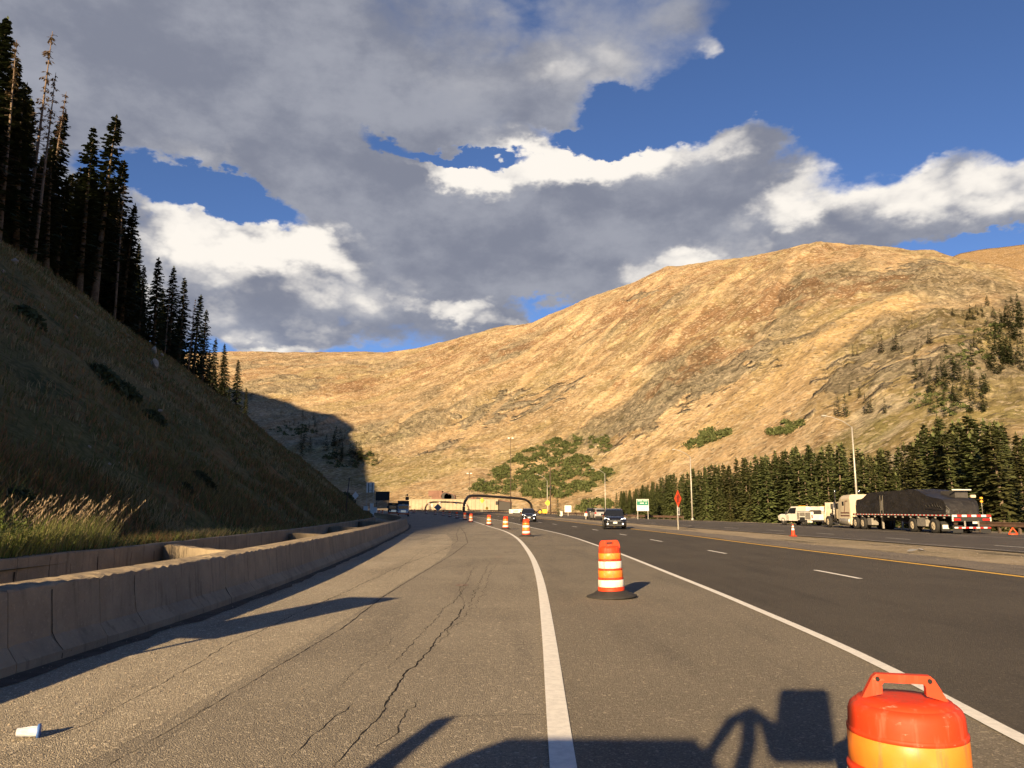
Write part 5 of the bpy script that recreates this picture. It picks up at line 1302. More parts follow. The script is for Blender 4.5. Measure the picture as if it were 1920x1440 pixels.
def tractor():
    root = empty('lorry_tractor', (TR_LOC[0] - .02, TR_LOC[1], TR_LOC[2]), TR_RZ, 'cream sleeper-cab lorry tractor with its bonnet tipped open', 'lorry')
    for s in (-1, 1):
        part('chassis_rail', M_frame, root, (s * .42 - .05, s * .42 + .05, 11.7, 20.3, .62, .88))
        for y in (12.55, 13.85):
            for q in (0, 1): wheel(root, s * (1.12 - .30 * q), y, .50, .26, 'wheel', M_cream if q == 0 else M_frame, 6, s)
        wheel(root, s * 1.05, 19.3, .50, .28, 'wheel', M_cream, 6, s)
        part('quarter_fender', M_cab, root, (s * 1.15 - .14, s * 1.15 + .14, 14.45, 14.75, .28, .92), c=.10)
        MB().lathe([(.05, 14.95), (.31, 14.96), (.33, 15.0), (.33, 16.75), (.31, 16.79), (.05, 16.8)], 22, (s * .98, 0, .56), 'y').build('fuel_tank', M_alu, root)
        part('cab_step', M_alu, root, (s * 1.05 - .2, s * 1.05 + .2, 16.95, 17.7, .28, .34))
        st = MB(); st.tube([(s * 1.08, 17.75, .6), (s * 1.08, 17.75, 3.05), (s * 1.10, 17.65, 3.25)], .065, 12); st.build('exhaust_stack', M_chrome, root)
    # sleeper and day cab
    def cabsec(y, w, z0, z1): return [(-w, y, z0), (-w * 1.0, y, z1 - .35), (-w * .93, y, z1 - .08), (-w * .75, y, z1), (w * .75, y, z1), (w * .93, y, z1 - .08), (w, y, z1 - .35), (w, y, z0)]
    shell([cabsec(14.75, 1.13, .80, 2.72), cabsec(14.85, 1.16, .75, 2.84), cabsec(16.4, 1.16, .70, 2.80), cabsec(16.9, 1.13, .70, 2.62), cabsec(17.25, 1.08, .72, 2.30)], False).build('sleeper', M_cab, root)
    shell([cabsec(16.92, 1.02, .75, 2.32), cabsec(17.9, 1.0, .78, 2.26), cabsec(18.15, .98, .80, 2.0), cabsec(18.35, .95, .80, 1.62)], False).build('day_cab', M_cab, root)
    for s in (-1, 1):
        part('side_window', M_glass, root, (s * 1.022 - .006, s * 1.022 + .006, 17.15, 17.85, 1.62, 2.12), c=.004); part('sleeper_window', M_glass, root, (s * 1.166 - .005, s * 1.166 + .005, 15.9, 16.25, 1.9, 2.25), c=.004)
        for z, h in ((1.24, .10), (1.0, .10)): part('stripe', M_stripe, root, (s * 1.168 - .004, s * 1.168 + .004, 14.95, 16.6, z, z + h), c=.003)
        sl = MB(); sl.prism([(15.15, 2.32), (15.65, 2.32), (15.95, 1.3), (15.85, 1.3), (15.58, 2.24), (15.15, 2.26)], s * 1.163, s * 1.171); sl.build('stripe', M_stripe, root)
        part('side_skirt', M_cab, root, (s * 1.13 - .04, s * 1.13 + .04, 14.95, 16.85, .68, .95)); mr = part('mirror', M_trim, root, (s * 1.28 - .12, s * 1.28 + .12, 18.0, 18.08, 1.6, 2.1), c=.03)
    sw = MB(); sw.add([(-.86, 17.98, 2.20), (.86, 17.98, 2.20), (.84, 18.36, 1.66), (-.84, 18.36, 1.66)], [(0, 1, 2, 3)]); sw.v = [(x, y + .02, z + .01) for x, y, z in sw.v]; sw.build('windscreen', M_glass, root)
    part('rear_panel', M_alu, root, (-.7, .7, 14.70, 14.745, .95, 2.2)); part('fifth_wheel', M_frame, root, (-.45, .45, 12.7, 13.6, .88, 1.08))
    # engine bared by the tipped bonnet
    en = part('engine', M_engine, root, (-.36, .36, 18.45, 19.7, .8, 1.45), c=.08); part('air_cleaner', M_white, root, (-.86, -.40, 18.5, 18.95, 1.0, 1.75), c=.12); part('radiator', M_frame, root, (-.5, .5, 19.75, 19.9, .75, 1.6))
    for z in (1.12, 1.36, 1.6): part('air_cleaner_rib', M_alu, root, (-.875, -.385, 18.485, 18.965, z, z + .025), c=.01)
    part('cowl', M_cab, root, (-.85, .85, 18.36, 18.5, .9, 1.62), c=.03); part('battery_box', M_frame, root, (-.95, -.45, 18.1, 18.45, .45, .85))
    # bonnet standing on its nose
    hs = []
    for (t, w, d) in [(0, 1.02, .16), (.25, 1.06, .50), (.6, 1.04, .70), (1.0, .92, .72), (1.35, .84, .66), (1.6, .8, .55)]:
        z = .42 + t * 1.12; y = 20.35 + t * .16
        hs.append([(-w, y - d * .5, z), (-w, y, z), (-w * .8, y + .12, z), (w * .8, y + .12, z), (w, y, z), (w, y - d * .5, z), (w * .93, y - d * .45, z), (w * .75, y + .05, z), (-w * .75, y + .05, z), (-w * .93, y - d * .45, z)])
    shell(hs).build('bonnet', M_cab, root)
    part('bumper', M_chrome, root, (-1.1, 1.1, 20.55, 20.75, .28, .55), c=.04)
M_engine = mat('engine paint', (.10, .14, .12), .6, var=.4, vscale=6)
tractor()

def utility_truck(loc, rz, label, m=M_white):
    """nose towards +Y, service body with side lockers"""
    root = empty('utility_truck', loc, rz, label, 'truck')
    for s in (-1, 1):
        for y in (-1.35, 2.05): wheel(root, s * .82, y, .40, .26, side=s)
    st = [(1.0, .95, .45, 1.12), (2.55, .95, .45, 1.10), (2.95, .88, .50, 1.02), (3.05, .80, .55, .95)]
    shell([[(-w, y, z0), (-w, y, z1 - .08), (-w * .88, y, z1), (w * .88, y, z1), (w, y, z1 - .08), (w, y, z0)] for y, w, z0, z1 in st], False).build('bonnet', m, root)
    st = [(-.35, .95, .45, 1.80), (-.2, .94, .45, 1.86), (.75, .94, .45, 1.86), (1.05, .95, .45, 1.72), (1.55, .95, .45, 1.12)]
    shell([[(-w, y, z0), (-w, y, 1.12), (-w * .86, y, max(1.121, z1 - .06)), (-w * .78, y, z1), (w * .78, y, z1), (w * .86, y, max(1.121, z1 - .06)), (w, y, 1.12), (w, y, z0)] for y, w, z0, z1 in st], False).build('cab', m, root)
    for s in (-1, 1):
        MB().add([(s * .955, -.15, 1.16), (s * .955, 1.25, 1.16), (s * .85, .92, 1.70), (s * .84, -.15, 1.76)], [(0, 1, 2, 3)]).build('side_window', M_glass, root)
        lk = part('locker', m, root, (s * .86 - .16, s * .86 + .16, -2.75, -.45, .55, 1.35), c=.02)
        for (a, b) in ((-2.7, -1.85), (-.88, -.5)): part('locker_door', M_alu, lk, (s * 1.025 - .006, s * 1.025 + .006, a, b, .62, 1.28), c=.004)
        part('locker_door', M_alu, lk, (s * 1.025 - .006, s * 1.025 + .006, -1.8, -.93, .92, 1.28), c=.004); part('wheel_well', M_trim, root, (s * 1.028 - .006, s * 1.028 + .006, -1.78, -.93, .40, .82), c=.004)
        part('top_locker', m, root, (s * .80 - .2, s * .80 + .2, -2.0, -.4, 1.40, 1.86), c=.02); part('head_lamp', M_lampw, root, (s * .70 - .15, s * .70 + .15, 2.98, 3.07, .72, .92)); part('tail_light', M_lampr, root, (s * .92 - .06, s * .92 + .06, -2.82, -2.76, .75, 1.05))
        part('mirror', M_trim, root, (s * 1.1 - .1, s * 1.1 + .1, 1.15, 1.25, 1.15, 1.4))
    part('bed', m, root, (-.70, .70, -2.75, -.45, .55, .75)); part('tail_gate', m, root, (-.70, .70, -2.80, -2.74, .55, 1.1)); part('rear_bumper', M_frame, root, (-.95, .95, -3.0, -2.82, .42, .56)); part('chassis', M_frame, root, (-.5, .5, -2.7, 2.9, .35, .55)); part('step_box', M_white, root, (-.98, -.6, -2.55, -2.05, .30, .54))
    MB().add([(-.74, .80, 1.82), (.74, .80, 1.82), (.80, 1.50, 1.18), (-.80, 1.50, 1.18)], [(0, 1, 2, 3)]).build('windscreen', M_glass, root); root.children[-1].location = (0, .03, .02)
    part('welder', M_frame, root, (-.45, .45, -2.4, -1.2, .76, 1.5), c=.05); part('light_bar', M_amber, root, (-.4, .4, .0, .15, 1.865, 1.93)); part('grille', M_frame, root, (-.6, .6, 3.0, 3.08, .55, .70))
    return root
q = at(1508, 987, 77.5); utility_truck((q.x + .2, 78.2, fin(g(78)) + .012), R(14), 'white utility truck with side lockers parked ahead of the lorry')
q = at(1550, 980, 84); ut = utility_truck((q.x + .6, 85.5, fin(g(85)) + .012), R(4), 'second white truck mostly hidden behind the lorry bonnet')

# work trucks in the far shade at the left
def work_truck(px, Y, rz, label, col, dump):
    q = at(px, 966, Y); root = empty('work_truck', (q.x, Y, fin(g(Y)) + .01), rz, label, 'truck', 'road work trucks in the shade')
    for s in (-1, 1):
        for y in (-1.6, 2.2, 3.0): wheel(root, s * .95, y, .48, .28, side=s)
    part('chassis', M_frame, root, (-.5, .5, -2.2, 3.8, .5, .8)); part('bonnet', col, root, (-.95, .95, -2.5, -1.2, .55, 1.35), c=.08); part('cab', col, root, (-1.05, 1.05, -1.2, .5, .55, 2.25), c=.10)
    part('windscreen', M_glass, root, (-.92, .92, -1.225, -1.19, 1.42, 2.05), c=.01); part('grille', M_chrome, root, (-.5, .5, -2.53, -2.49, .75, 1.2)); part('bumper', M_plank, root, (-1.1, 1.1, -2.72, -2.52, .42, .68), c=.03)
    for s in (-1, 1): part('headlight', M_lampw, root, (s * .75 - .15, s * .75 + .15, -2.53, -2.48, .80, 1.02)); part('side_window', M_glass, root, (s * 1.055 - .006, s * 1.055 + .006, -.95, .2, 1.45, 2.05), c=.004); part('mirror', M_trim, root, (s * 1.25 - .08, s * 1.25 + .08, -1.2, -1.1, 1.5, 2.0))
    if dump: part('tipper_body', M_dumpb, root, (-1.2, 1.2, .6, 4.2, .95, 2.55), c=.04); part('cab_guard', M_dumpb, root, (-1.15, 1.15, -.5, .6, 2.40, 2.60), c=.03)
    else: part('arrow_board', M_frame, root, (-1.1, 1.1, .9, 1.0, 2.05, 3.0), c=.02); part('flat_body', M_dumpb, root, (-1.1, 1.1, .6, 4.0, .85, 1.25), c=.03); part('headboard', M_refw, root, (-1.1, 1.1, .62, .7, 1.3, 2.0), c=.02)
    part('beacon', M_amber, root, (-.3, .3, -.4, -.2, 2.26, 2.36))
M_plank = mat('orange and white bumper', (.62, .16, .06), .6); M_dumpb = mat('dark body paint', (.045, .04, .036), .7); M_blue = mat('pale blue truck paint', (.34, .38, .42), .4)
work_truck(738, 160, R(8), 'dark dump truck at the left of the two work trucks in the far shade', M_frame, True)
work_truck(756, 150, R(8), 'pale work truck with dark board at the right of the two in the far shade', M_blue, False)

# ================================================================== poles, signs, arches
M_galv = mat('galvanised steel', (.48, .45, .39), .5, metal=.4, var=.2, vscale=4)
M_pole = mat('brown steel', (.075, .048, .034), .7, var=.3); M_woodp = mat('utility pole wood', (.10, .07, .05), .95, var=.4, vscale=3)
def lamp_post(px, ptop, Y, arm_px, arm_py, label, X=None):
    b = at(px, ptop, Y); x = b.x if X is None else X; z0 = fin(gz(x, Y)); root = empty('lamp_post', (x, Y, z0), 0, label, 'lamp post', 'tall lamp posts along the highway'); h = b.z - z0
    e = at(arm_px, arm_py, Y) - Vector((x, Y, z0))
    MB().tube([(0, 0, 0), (0, 0, h * .5), (0, 0, h)], [.115, .09, .06], 10).build('pole', M_galv, root)
    MB().lathe([(.2, 0), (.2, .25), (.13, .3)], 12).build('base', M_galv, root)
    MB().tube([(0, 0, h - .05), (e.x * .3, 0, h + (e.z - h) * .5), (e.x * .7, 0, h + (e.z - h) * .92), (e.x * .9, 0, e.z)], [.05, .042, .035, .03], 8).build('arm', M_galv, root)
    hd = MB(); sx = -1 if e.x < 0 else 1; hd.cbox(min(e.x * .88, e.x * 1.06), max(e.x * .88, e.x * 1.06), -.15, .15, e.z - .06, e.z + .09, .05); hd.build('lamp_head', M_galv, root)
lamp_post(1597, 800, 74, 1543, 780, 'tallest near lamp post rising behind the lorry tractor')
lamp_post(1294, 856, 109, 1262, 843, 'lamp post at the forest edge right of the orange diamond sign')
lamp_post(1134, 888, 172, 1110, 878, 'lamp post above the nearer dark car')
lamp_post(1026, 901, 205, 1007, 890, 'lamp post beside the yellow diamond sign')
def mast(px, ptop, Y, label, r, m, heads):
    b = at(px, ptop, Y); z0 = fin(gz(b.x, Y)); root = empty('light_mast', (b.x, Y, z0), 0, label, 'mast'); h = b.z - z0
    MB().tube([(0, 0, 0), (0, 0, h)], [r, r * .5], 8).build('pole', m, root)
    if heads:
        for s in (-1, 1): part('flood_light', M_refw, root, (s * .75 - .4, s * .75 + .4, -.25, .25, h - .1, h + .3), c=.05)
        part('crossarm', m, root, (-1.1, 1.1, -.06, .06, h - .25, h - .13))
mast(957.5, 822, 300, 'tallest thin brown floodlight mast standing before the mountain', .18, M_pole, True); mast(880, 888, 345, 'short floodlight mast left of the large arch', .14, M_pole, True)
b = at(1031.5, 876, 182); z0 = fin(gz(b.x, 182)); root = empty('utility_pole', (b.x, 182, z0), 0, 'dark wooden utility pole right of the yellow diamond sign', 'pole'); MB().tube([(0, 0, 0), (0, 0, b.z - z0)], [.17, .11], 8).build('pole', M_woodp, root); part('transformer', M_frame, root, (-.2, .25, -.3, .1, b.z - z0 - 5.2, b.z - z0 - 4.4), c=.06)
def sign(name, px, py, wpx, hpx, Y, base_py, label, m, shape='rect', posts=1, rz=0.0, pm=None, cat='sign'):
    c = at(px, py, Y); z0 = fin(gz(c.x, Y)); k = Y / F * 1.03; w = wpx * k; h = hpx * k; root = empty(name, (c.x, Y, z0), rz, label, cat); zc = c.z - z0
    mb = MB()
    if shape == 'rect': mb.cbox(-w / 2, w / 2, -.02, .0, zc - h / 2, zc + h / 2, .01)
    elif shape == 'diamond': mb.prism([(0, zc - h / 2), (0, zc + h / 2)], 0, 1) if False else mb.add([(0, -.02, zc - h / 2), (w / 2, -.02, zc), (0, -.02, zc + h / 2), (-w / 2, -.02, zc), (0, 0, zc - h / 2), (w / 2, 0, zc), (0, 0, zc + h / 2), (-w / 2, 0, zc)], [(0, 1, 2, 3), (7, 6, 5, 4), (0, 4, 5, 1), (1, 5, 6, 2), (2, 6, 7, 3), (3, 7, 4, 0)])
    pn = mb.build('panel', m, root)
    for s in ((0,) if posts == 1 else (-1, 1)): MB().box(s * w * .42 - .04, s * w * .42 + .04, .01, .08, 0, zc + (h * .45 if shape == 'rect' else 0)).build('post', pm or M_galv, root)
    return root, pn, zc, w, h
M_green = mat('green sign sheeting', (.008, .16, .10), .45); M_signw = mat('white sign sheeting', (.74, .71, .63), .5, var=.1); M_orange = mat('orange sign sheeting', (.80, .085, .02), .45, var=.1); M_yel = mat('yellow sign sheeting', (.75, .45, .03), .45); M_blk = mat('black sign ink', (.015, .015, .015), .6); M_back = mat('grey sign back', (.20, .20, .20), .6)
def bar(pn, m, x0, x1, z0, z1, name='lettering', y=-.027): return MB().box(x0, x1, y, y + .006, z0, z1).build(name, m, pn)
r_, pn, zc, w, h = sign('road_sign', 1205, 947, 22, 21, 118, 975, 'green and white road sign on two posts before the forest', M_signw, posts=2)
gp2 = bar(pn, M_green, -w * .47, w * .47, zc - h * .02, zc + h * .46, 'green_field', -.030)
for (x0, x1, z0, z1) in [(-.40, -.02, .33, .39), (.06, .40, .33, .39), (-.22, .10, .13, .19), (.25, .32, .11, .20)]: bar(pn, M_signw, x0 * w, x1 * w, zc + z0 * h, zc + z1 * h, 'lettering', -.037)
for (x0, x1, z0) in [(-.38, -.05, -.12), (.02, .40, -.12), (-.30, .35, -.25), (-.18, .2, -.38)]: bar(pn, M_alu, x0 * w, x1 * w, zc + z0 * h, zc + (z0 + .03) * h)
r_, pn, zc, w, h = sign('road_work_sign', 1271, 935, 26, 31, 63, 992, 'orange diamond road work sign with black marks, seen from the side', M_orange, 'diamond', rz=R(50))
for (x0, x1, z0, z1) in [(-.13, -.06, -.22, .20), (.05, .12, -.20, .24), (-.19, -.13, .02, .10), (.12, .19, .06, .14)]: bar(pn, M_blk, x0 * w, x1 * w, zc + z0 * h, zc + z1 * h)
part('plaque', M_signw, r_, (-.20, .20, -.03, -.005, zc - 1.33, zc - .72), c=.004); 
for (x0, x1, z0, z1) in [(-.12, .12, -.86, -.80), (-.12, -.04, -1.22, -.95), (.03, .12, -1.22, -.95)]: bar(r_, M_blk, x0, x1, zc + z0, zc + z1, 'lettering', -.036)
for z in (.25, -.25): MB().tube([(0, .05, zc + z), (.35, .25, zc + z)], .015, 5).build('brace', M_galv, r_)
r_, pn, zc, w, h = sign('signal_ahead_sign', 1027, 943, 11, 11, 195, 968, 'small yellow diamond sign with black dots beside the utility pole', M_yel, 'diamond')
for z in (.14, -.14): MB().lathe([(.13, -.03), (.13, -.021)], 12, (0, 0, zc + z * h), 'y').build('signal_mark', M_blk, pn)
sign('white_sign', 1065, 954, 12, 12, 160, 968, 'square white sign on a post right of the lone little spruce', M_signw)
sign('white_sign', 1052, 963, 5, 8, 150, 970, 'small white marker board left of the square white sign', M_signw); sign('white_sign', 1098.5, 965, 5, 5, 118, 970, 'tiny white marker left of the silver car', M_signw)
sign('yellow_sign', 904, 938.5, 9, 10, 235, 957, 'yellow diamond sign under the left part of the large arch', M_yel, 'diamond'); sign('yellow_sign', 913, 953, 6, 7, 230, 960, 'smaller low yellow diamond sign under the large arch', M_yel, 'diamond')
r_, pn, zc, w, h = sign('tall_sign', 694.5, 914, 14, 18, 172, 950, 'tall white sign with two dark upright bars at the far end of the slope', M_signw, posts=2)
for x in (-.22, .24): bar(pn, M_blk, (x - .06) * w, (x + .05) * w, zc - .5 * h, zc + .44 * h, 'dark_bar')
for z in (.12, -.3): bar(pn, M_back, -.14 * w, .16 * w, zc + z * h, zc + (z + .05) * h, 'lettering')
sign('message_board', 717.5, 930, 25, 16, 185, 957, 'dark back of a message board beside the tall white sign', M_frame, posts=2, pm=M_frame)
sign('sign_back', 666.5, 929, 12, 14, 150, 950, 'pale diamond-shaped sign at the foot of the slope', M_refw, 'diamond', pm=M_frame)
sign('sign_back', 821, 951.5, 14, 14, 165, 963, 'grey back of a diamond sign on the road among the drums', M_back, 'diamond', pm=M_galv)
r_, pn, zc, w, h = sign('round_sign', 763.5, 934.5, 6, 6, 178, 955, 'dark round signal on a post right of the work trucks', M_frame, pm=M_frame); MB().lathe([(w * .55, -.08), (w * .55, -.02)], 16, (0, 0, zc), 'y').build('disc', M_frame, r_); MB().lathe([(w * .3, -.08), (w * .3, -.02)], 12, (0, 0, zc + w), 'y').build('lamp', M_frame, r_)
for (px, py, wp, hp, lab) in [(686, 952, 8, 6, 'left low white cabinet under the tall sign'), (697, 950, 6, 12, 'slim white cabinet under the tall sign'), (703, 954, 7, 6, 'right grey low cabinet under the tall sign')]:
    c = at(px, py, 168); k = 168 / F; z0 = fin(g(168)); cb = empty('roadside_cabinet', (c.x, 168, z0), 0, lab, 'cabinet'); part('case', M_refw, cb, (-wp * k / 2, wp * k / 2, -.3, .3, 0, max(.5, c.z - z0 + hp * k / 2)), c=.03); part('cap', M_galv, cb, (-wp * k / 2 - .04, wp * k / 2 + .04, -.34, .34, max(.5, c.z - z0 + hp * k / 2) + .002, max(.5, c.z - z0 + hp * k / 2) + .05), c=.01)
b, Yp = on_hill(648, 962); mp_ = empty('marker_pole', b, 0, 'thin dark pole at the foot of the slope', 'pole'); MB().tube([(0, 0, -.2), (.1, 0, 1.4), (.22, 0, 2.9)], [.05, .045, .04], 6).build('pole', M_pole, mp_); part('cap', M_pole, mp_, (.15, .29, -.07, .07, 2.88, 2.96))

def arch(pts, Ys, r, m, label, name, lamps=0):
    P = [at(px, py, Y) for (px, py), Y in zip(pts, Ys)]; z0 = fin(g(Ys[0])); root = empty(name, (P[0].x, P[0].y, fin(gz(P[0].x, P[0].y))), 0, label, 'gantry'); o = root.location
    # smooth through the points
    Q = []
    for i in range(len(P) - 1):
        p0, p1, p2, p3 = P[max(i - 1, 0)], P[i], P[i + 1], P[min(i + 2, len(P) - 1)]
        for k in range(6):
            t = k / 6; Q.append(.5 * ((2 * p1) + (-p0 + p2) * t + (2 * p0 - 5 * p1 + 4 * p2 - p3) * t * t + (-p0 + 3 * p1 - 3 * p2 + p3) * t ** 3))
    Q.append(P[-1]); MB().tube([q - o for q in Q], r, 10).build('arch_tube', m, root)
    for e in (P[0], P[-1]): MB().lathe([(r * 1.9, 0), (r * 1.9, .25), (r * 1.2, .35)], 10, (e.x - o.x, e.y - o.y, e.z - o.z)).build('foot', m, root)
    for k in range(lamps):
        q = Q[int(len(Q) * (.3 + .4 * k / max(1, lamps - 1)))] - o; part('lamp', M_refw, root, (q.x - .3, q.x + .3, q.y - .3, q.y + .3, q.z - .5, q.z - .05), c=.05)
Ya = [238, 238, 240, 246, 262, 276, 284, 286, 287]
M_arch = mat('black arch steel', (.022, .02, .018), .5); M_arch2 = mat('brown arch steel', (.16, .10, .06), .6)
arch([(869.5, 962), (870, 948), (874, 937), (885, 929.5), (930, 931.5), (975, 935), (988, 938.5), (996, 947), (997, 960)], Ya, .42, M_arch, 'large black rounded arch spanning the road before the tunnel building', 'road_arch')
arch([(797, 958), (798, 951), (803, 944.5), (812, 941.5), (840, 941.5), (868, 943.5), (874, 946), (878, 951), (878.5, 957)], [262] * 9, .28, M_arch2, 'smaller brown rounded arch with lamps left of the large one', 'road_arch', 4)

# tunnel building
M_bld = mat('buff concrete panel', (.40, .32, .215), .8, var=.18, vscale=.6, bump=.2, bscale=8); M_bldd = mat('dark building tone', (.05, .045, .04), .8); M_roofb = mat('brown vent cladding', (.20, .10, .065), .75, var=.25, vscale=1)  # side, core and vent openings get a far darker tone
def building():
    A = at(764, 957, 318); B = at(934, 958, 318); zt = at(850, 937, 318).z; root = empty('tunnel_building', (A.x, 318, fin(g(318)) - .4), 0, 'long buff concrete building at the tunnel mouth behind the arches', 'building')
    z0 = fin(g(318)) - .4; L = B.x - A.x; hz_ = zt - z0; n = 24
    for k in range(n):
        x0 = L * k / n; part('wall_panel', M_bld, root, (x0 + .03, x0 + L / n - .03, -.15, .0, 0, hz_), c=.03)
    part('core', M_bldd, root, (.05, L - .05, .02, 60, 0, hz_ - .2), c=.05); part('coping', M_bld, root, (-.1, L + .1, -.25, .5, hz_, hz_ + .25), c=.04)
    part('side_wall', M_bldd, root, (L - .04, L + 5.6, .6, 62, 0, hz_ - .6), c=.05); rf = MB(); rf.add([(L - .2, .3, hz_ + .1), (L + 5.8, .3, hz_ - .9), (L + 5.8, 62, hz_ - .9), (L - .2, 62, hz_ + .1), (L - .2, .3, hz_ - .2), (L + 5.8, .3, hz_ - 1.2), (L + 5.8, 62, hz_ - 1.2), (L - .2, 62, hz_ - .2)], [(0, 1, 2, 3), (7, 6, 5, 4), (0, 4, 5, 1), (1, 5, 6, 2), (2, 6, 7, 3), (3, 7, 4, 0)]); rf.build('side_roof', M_roofb, root)
    kx = 318 / F * 1.02; wn = part('window', M_frame, root, ((926 - 764) * kx - .5, (926 - 764) * kx + .6, -.2, -.155, hz_ - 2.1, hz_ - .6), c=.02); part('door', M_alu, root, ((808 - 764) * kx - .4, (808 - 764) * kx + .4, -.2, -.155, hz_ - 3.0, hz_ - 1.6), c=.02)
building()
def vent(px0, px1, ptop, pbase, Y, label, arches):
    a = at(px0, pbase, Y); b = at(px1, ptop, Y); root = empty('vent_tower', (a.x, Y, fin(g(Y))), 0, label, 'building'); w = b.x - a.x; zt = b.z - fin(g(Y)); zb = 0
    wl_ = w * .5; MB().prism([(0, 0), (0, zt), (8, zt), (8, 0)], w * .10, wl_).build('hood', M_roofb, root); MB().box(-.2, w * .35, -.3, 7.5, zt * .72, zt + .05).build('overhang', M_roofb, root)
    for k in range(arches):
        r = w * .17; cx = wl_ + r * .7 + k * (w - wl_ - r) / max(1, arches); zc = zt - r * 1.25 - k * .35
        MB().lathe([(r, .1 + k * .05), (r, 7)], 20, (cx, 0, zc), 'y').build('arch_roof', M_roofb, root); MB().lathe([(r * .86, .0), (r * .86, .3)], 20, (cx, 0, zc), 'y').build('arch_opening', M_bldd, root)
        MB().box(cx - r * .86, cx + r * .86, .02 + .01 * k, 6.9 - .1 * k, 0, zc).build('arch_base', M_bldd, root)
vent(804, 853, 920, 937, 345, 'brown vent building with arched louvres above the buff wall', 3); vent(884, 903, 931, 938, 350, 'small brown vent building behind the large arch', 1)

# white boxes, yellow machine, barrier strip in front of the building
for (x0, x1, yb, yt, Y, lab) in [(954.5, 962, 967, 955, 190, 'left narrow white container behind the farther dark car'), (962.5, 984, 965, 954.5, 198, 'long white container behind the farther dark car')]:
    a = at(x0, yb, Y); b = at(x1, yt, Y); z0 = fin(gz(a.x, Y)); root = empty('white_container', (a.x, Y, z0), 0, lab, 'container'); w = b.x - a.x; h = b.z - z0
    part('box', M_signw, root, (0, w, 0, 2.2, .15, h), c=.04); part('skid', M_frame, root, (.1, w - .1, .05, 2.1, 0, .148), c=.02); part('door_frame', M_alu, root, (w * .08, w * .45, -.02, -.003, .3, h - .2), c=.004); part('vent', M_back, root, (w * .6, w * .75, -.02, -.003, h - .5, h - .3), c=.004)
c = at(1017, 966, 172); root = empty('yellow_machine', (c.x, 172, fin(gz(c.x, 172))), 0, 'yellow road machine with a dark hoop left of the yellow diamond sign', 'machine'); part('body', M_yel, root, (-.1, 1.1, -.4, 1.2, .35, 1.25), c=.1); part('engine_cover', M_yel, root, (-.9, -.15, -.4, .9, .35, .9), c=.12)
MB().tube([(-1.0, -.45, .4), (-.95, -.45, 1.0), (-.55, -.45, 1.3), (-.15, -.45, 1.0), (-.1, -.45, .4)], .10, 8).build('hoop', M_frame, root)
for x in (-.6, .7): wheel(root, x, .3, .34, .2); 
def guardrail(pts, label, hgt=.75, postgap=1.9, m=None):
    root = empty('guardrail', (pts[0][0], pts[0][1], 0), 0, label, 'guardrail'); o = Vector(root.location); m = m or M_rust
    P = [gp(*p) for p in pts]; prof = [(0, -.16), (.04, -.12), (.0, -.04), (.0, .04), (.04, .12), (0, .16), (-.006, .16), (.034, .12), (-.006, .04), (-.006, -.04), (.034, -.12), (-.006, -.16)]
    V = []; k = len(prof)
    for i, p in enumerate(P):
        d = (P[min(i + 1, len(P) - 1)] - P[max(i - 1, 0)]).normalized(); s = Vector((-d.y, d.x, 0))
        for a, b in prof: V.append(p - o + s * a + Vector((0, 0, hgt - .18 + b)))
    mb = MB(); mb.add(V, [(i * k + j, i * k + (j + 1) % k, (i + 1) * k + (j + 1) % k, (i + 1) * k + j) for i in range(len(P) - 1) for j in range(k)]); mb.build('rail', m, root)
    for a, b in zip(P[:-1], P[1:]):
        n = max(1, int((b - a).length / postgap)); s = Vector((-(b - a).y, (b - a).x, 0)).normalized()
        for i in range(n):
            q = a.lerp(b, i / n) - o - s * .1; MB().box(q.x - .07, q.x + .07, q.y - .08, q.y + .08, q.z - .3, q.z + hgt).build('post', M_woodp, root)
M_rust = mat('rusted guardrail', (.13, .075, .05), .8, var=.4, vscale=3)
guardrail([(34.6, 24), (34.3, 36), (34.0, 46), (33.5, 56), (32.9, 66)], 'rusty guardrail on the far shoulder behind the trailer tail')
guardrail([(fin(lineFR(y)) + 1.2, y) for y in (112, 130, 150, 170, 190, 210)], 'low guardrail along the far bend beyond the cars', .6)
guardrail([tuple(at(px, 962, Y)[:2]) for px, Y in ((878, 250), (905, 240), (930, 228), (955, 212))], 'dark guardrail in front of the tunnel building', .7, m=M_arch)
guardrail([tuple(at(px, 962, Y)[:2]) for px, Y in ((768, 285), (800, 280), (838, 270), (866, 258))], 'long dark kerb rail left of the large arch', .5, m=M_arch)

# cone, warning triangle, litter
def cone(loc, label):
    root = empty('traffic_cone', loc, 0, label, 'traffic cone'); part('base', M_or, root, (-.18, .18, -.18, .18, 0, .035), c=.012); MB().lathe([(.135, .036), (.125, .06), (.035, .70), (.03, .71)], 24).build('body', M_or, root)
    for z0, z1 in ((.36, .48), (.53, .62)):
        r0 = .135 - .1 * (z0 - .036) / .67 + .004; r1 = .135 - .1 * (z1 - .036) / .67 + .004; MB().lathe([(r0, z0), (r1, z1)], 24, cap=False).build('white_collar', M_whs, root)
q = ground(1487.5, 1006); cone((q.x, q.y, .02), 'orange traffic cone with white collars standing on the median')
q = ground(1900, 1004); root = empty('warning_triangle', (q.x, q.y, .012), R(-20), 'small red warning triangle behind the trailer', 'warning triangle')
for a, b in (((-.25, .06), (.25, .06)), ((.25, .06), (0, .47)), ((0, .47), (-.25, .06))): MB().tube([(a[0], 0, a[1]), (b[0], 0, b[1])], .035, 6).build('side_bar', M_orange, root)
part('stand', M_trim, root, (-.2, .2, -.08, .08, 0, .03), c=.008)
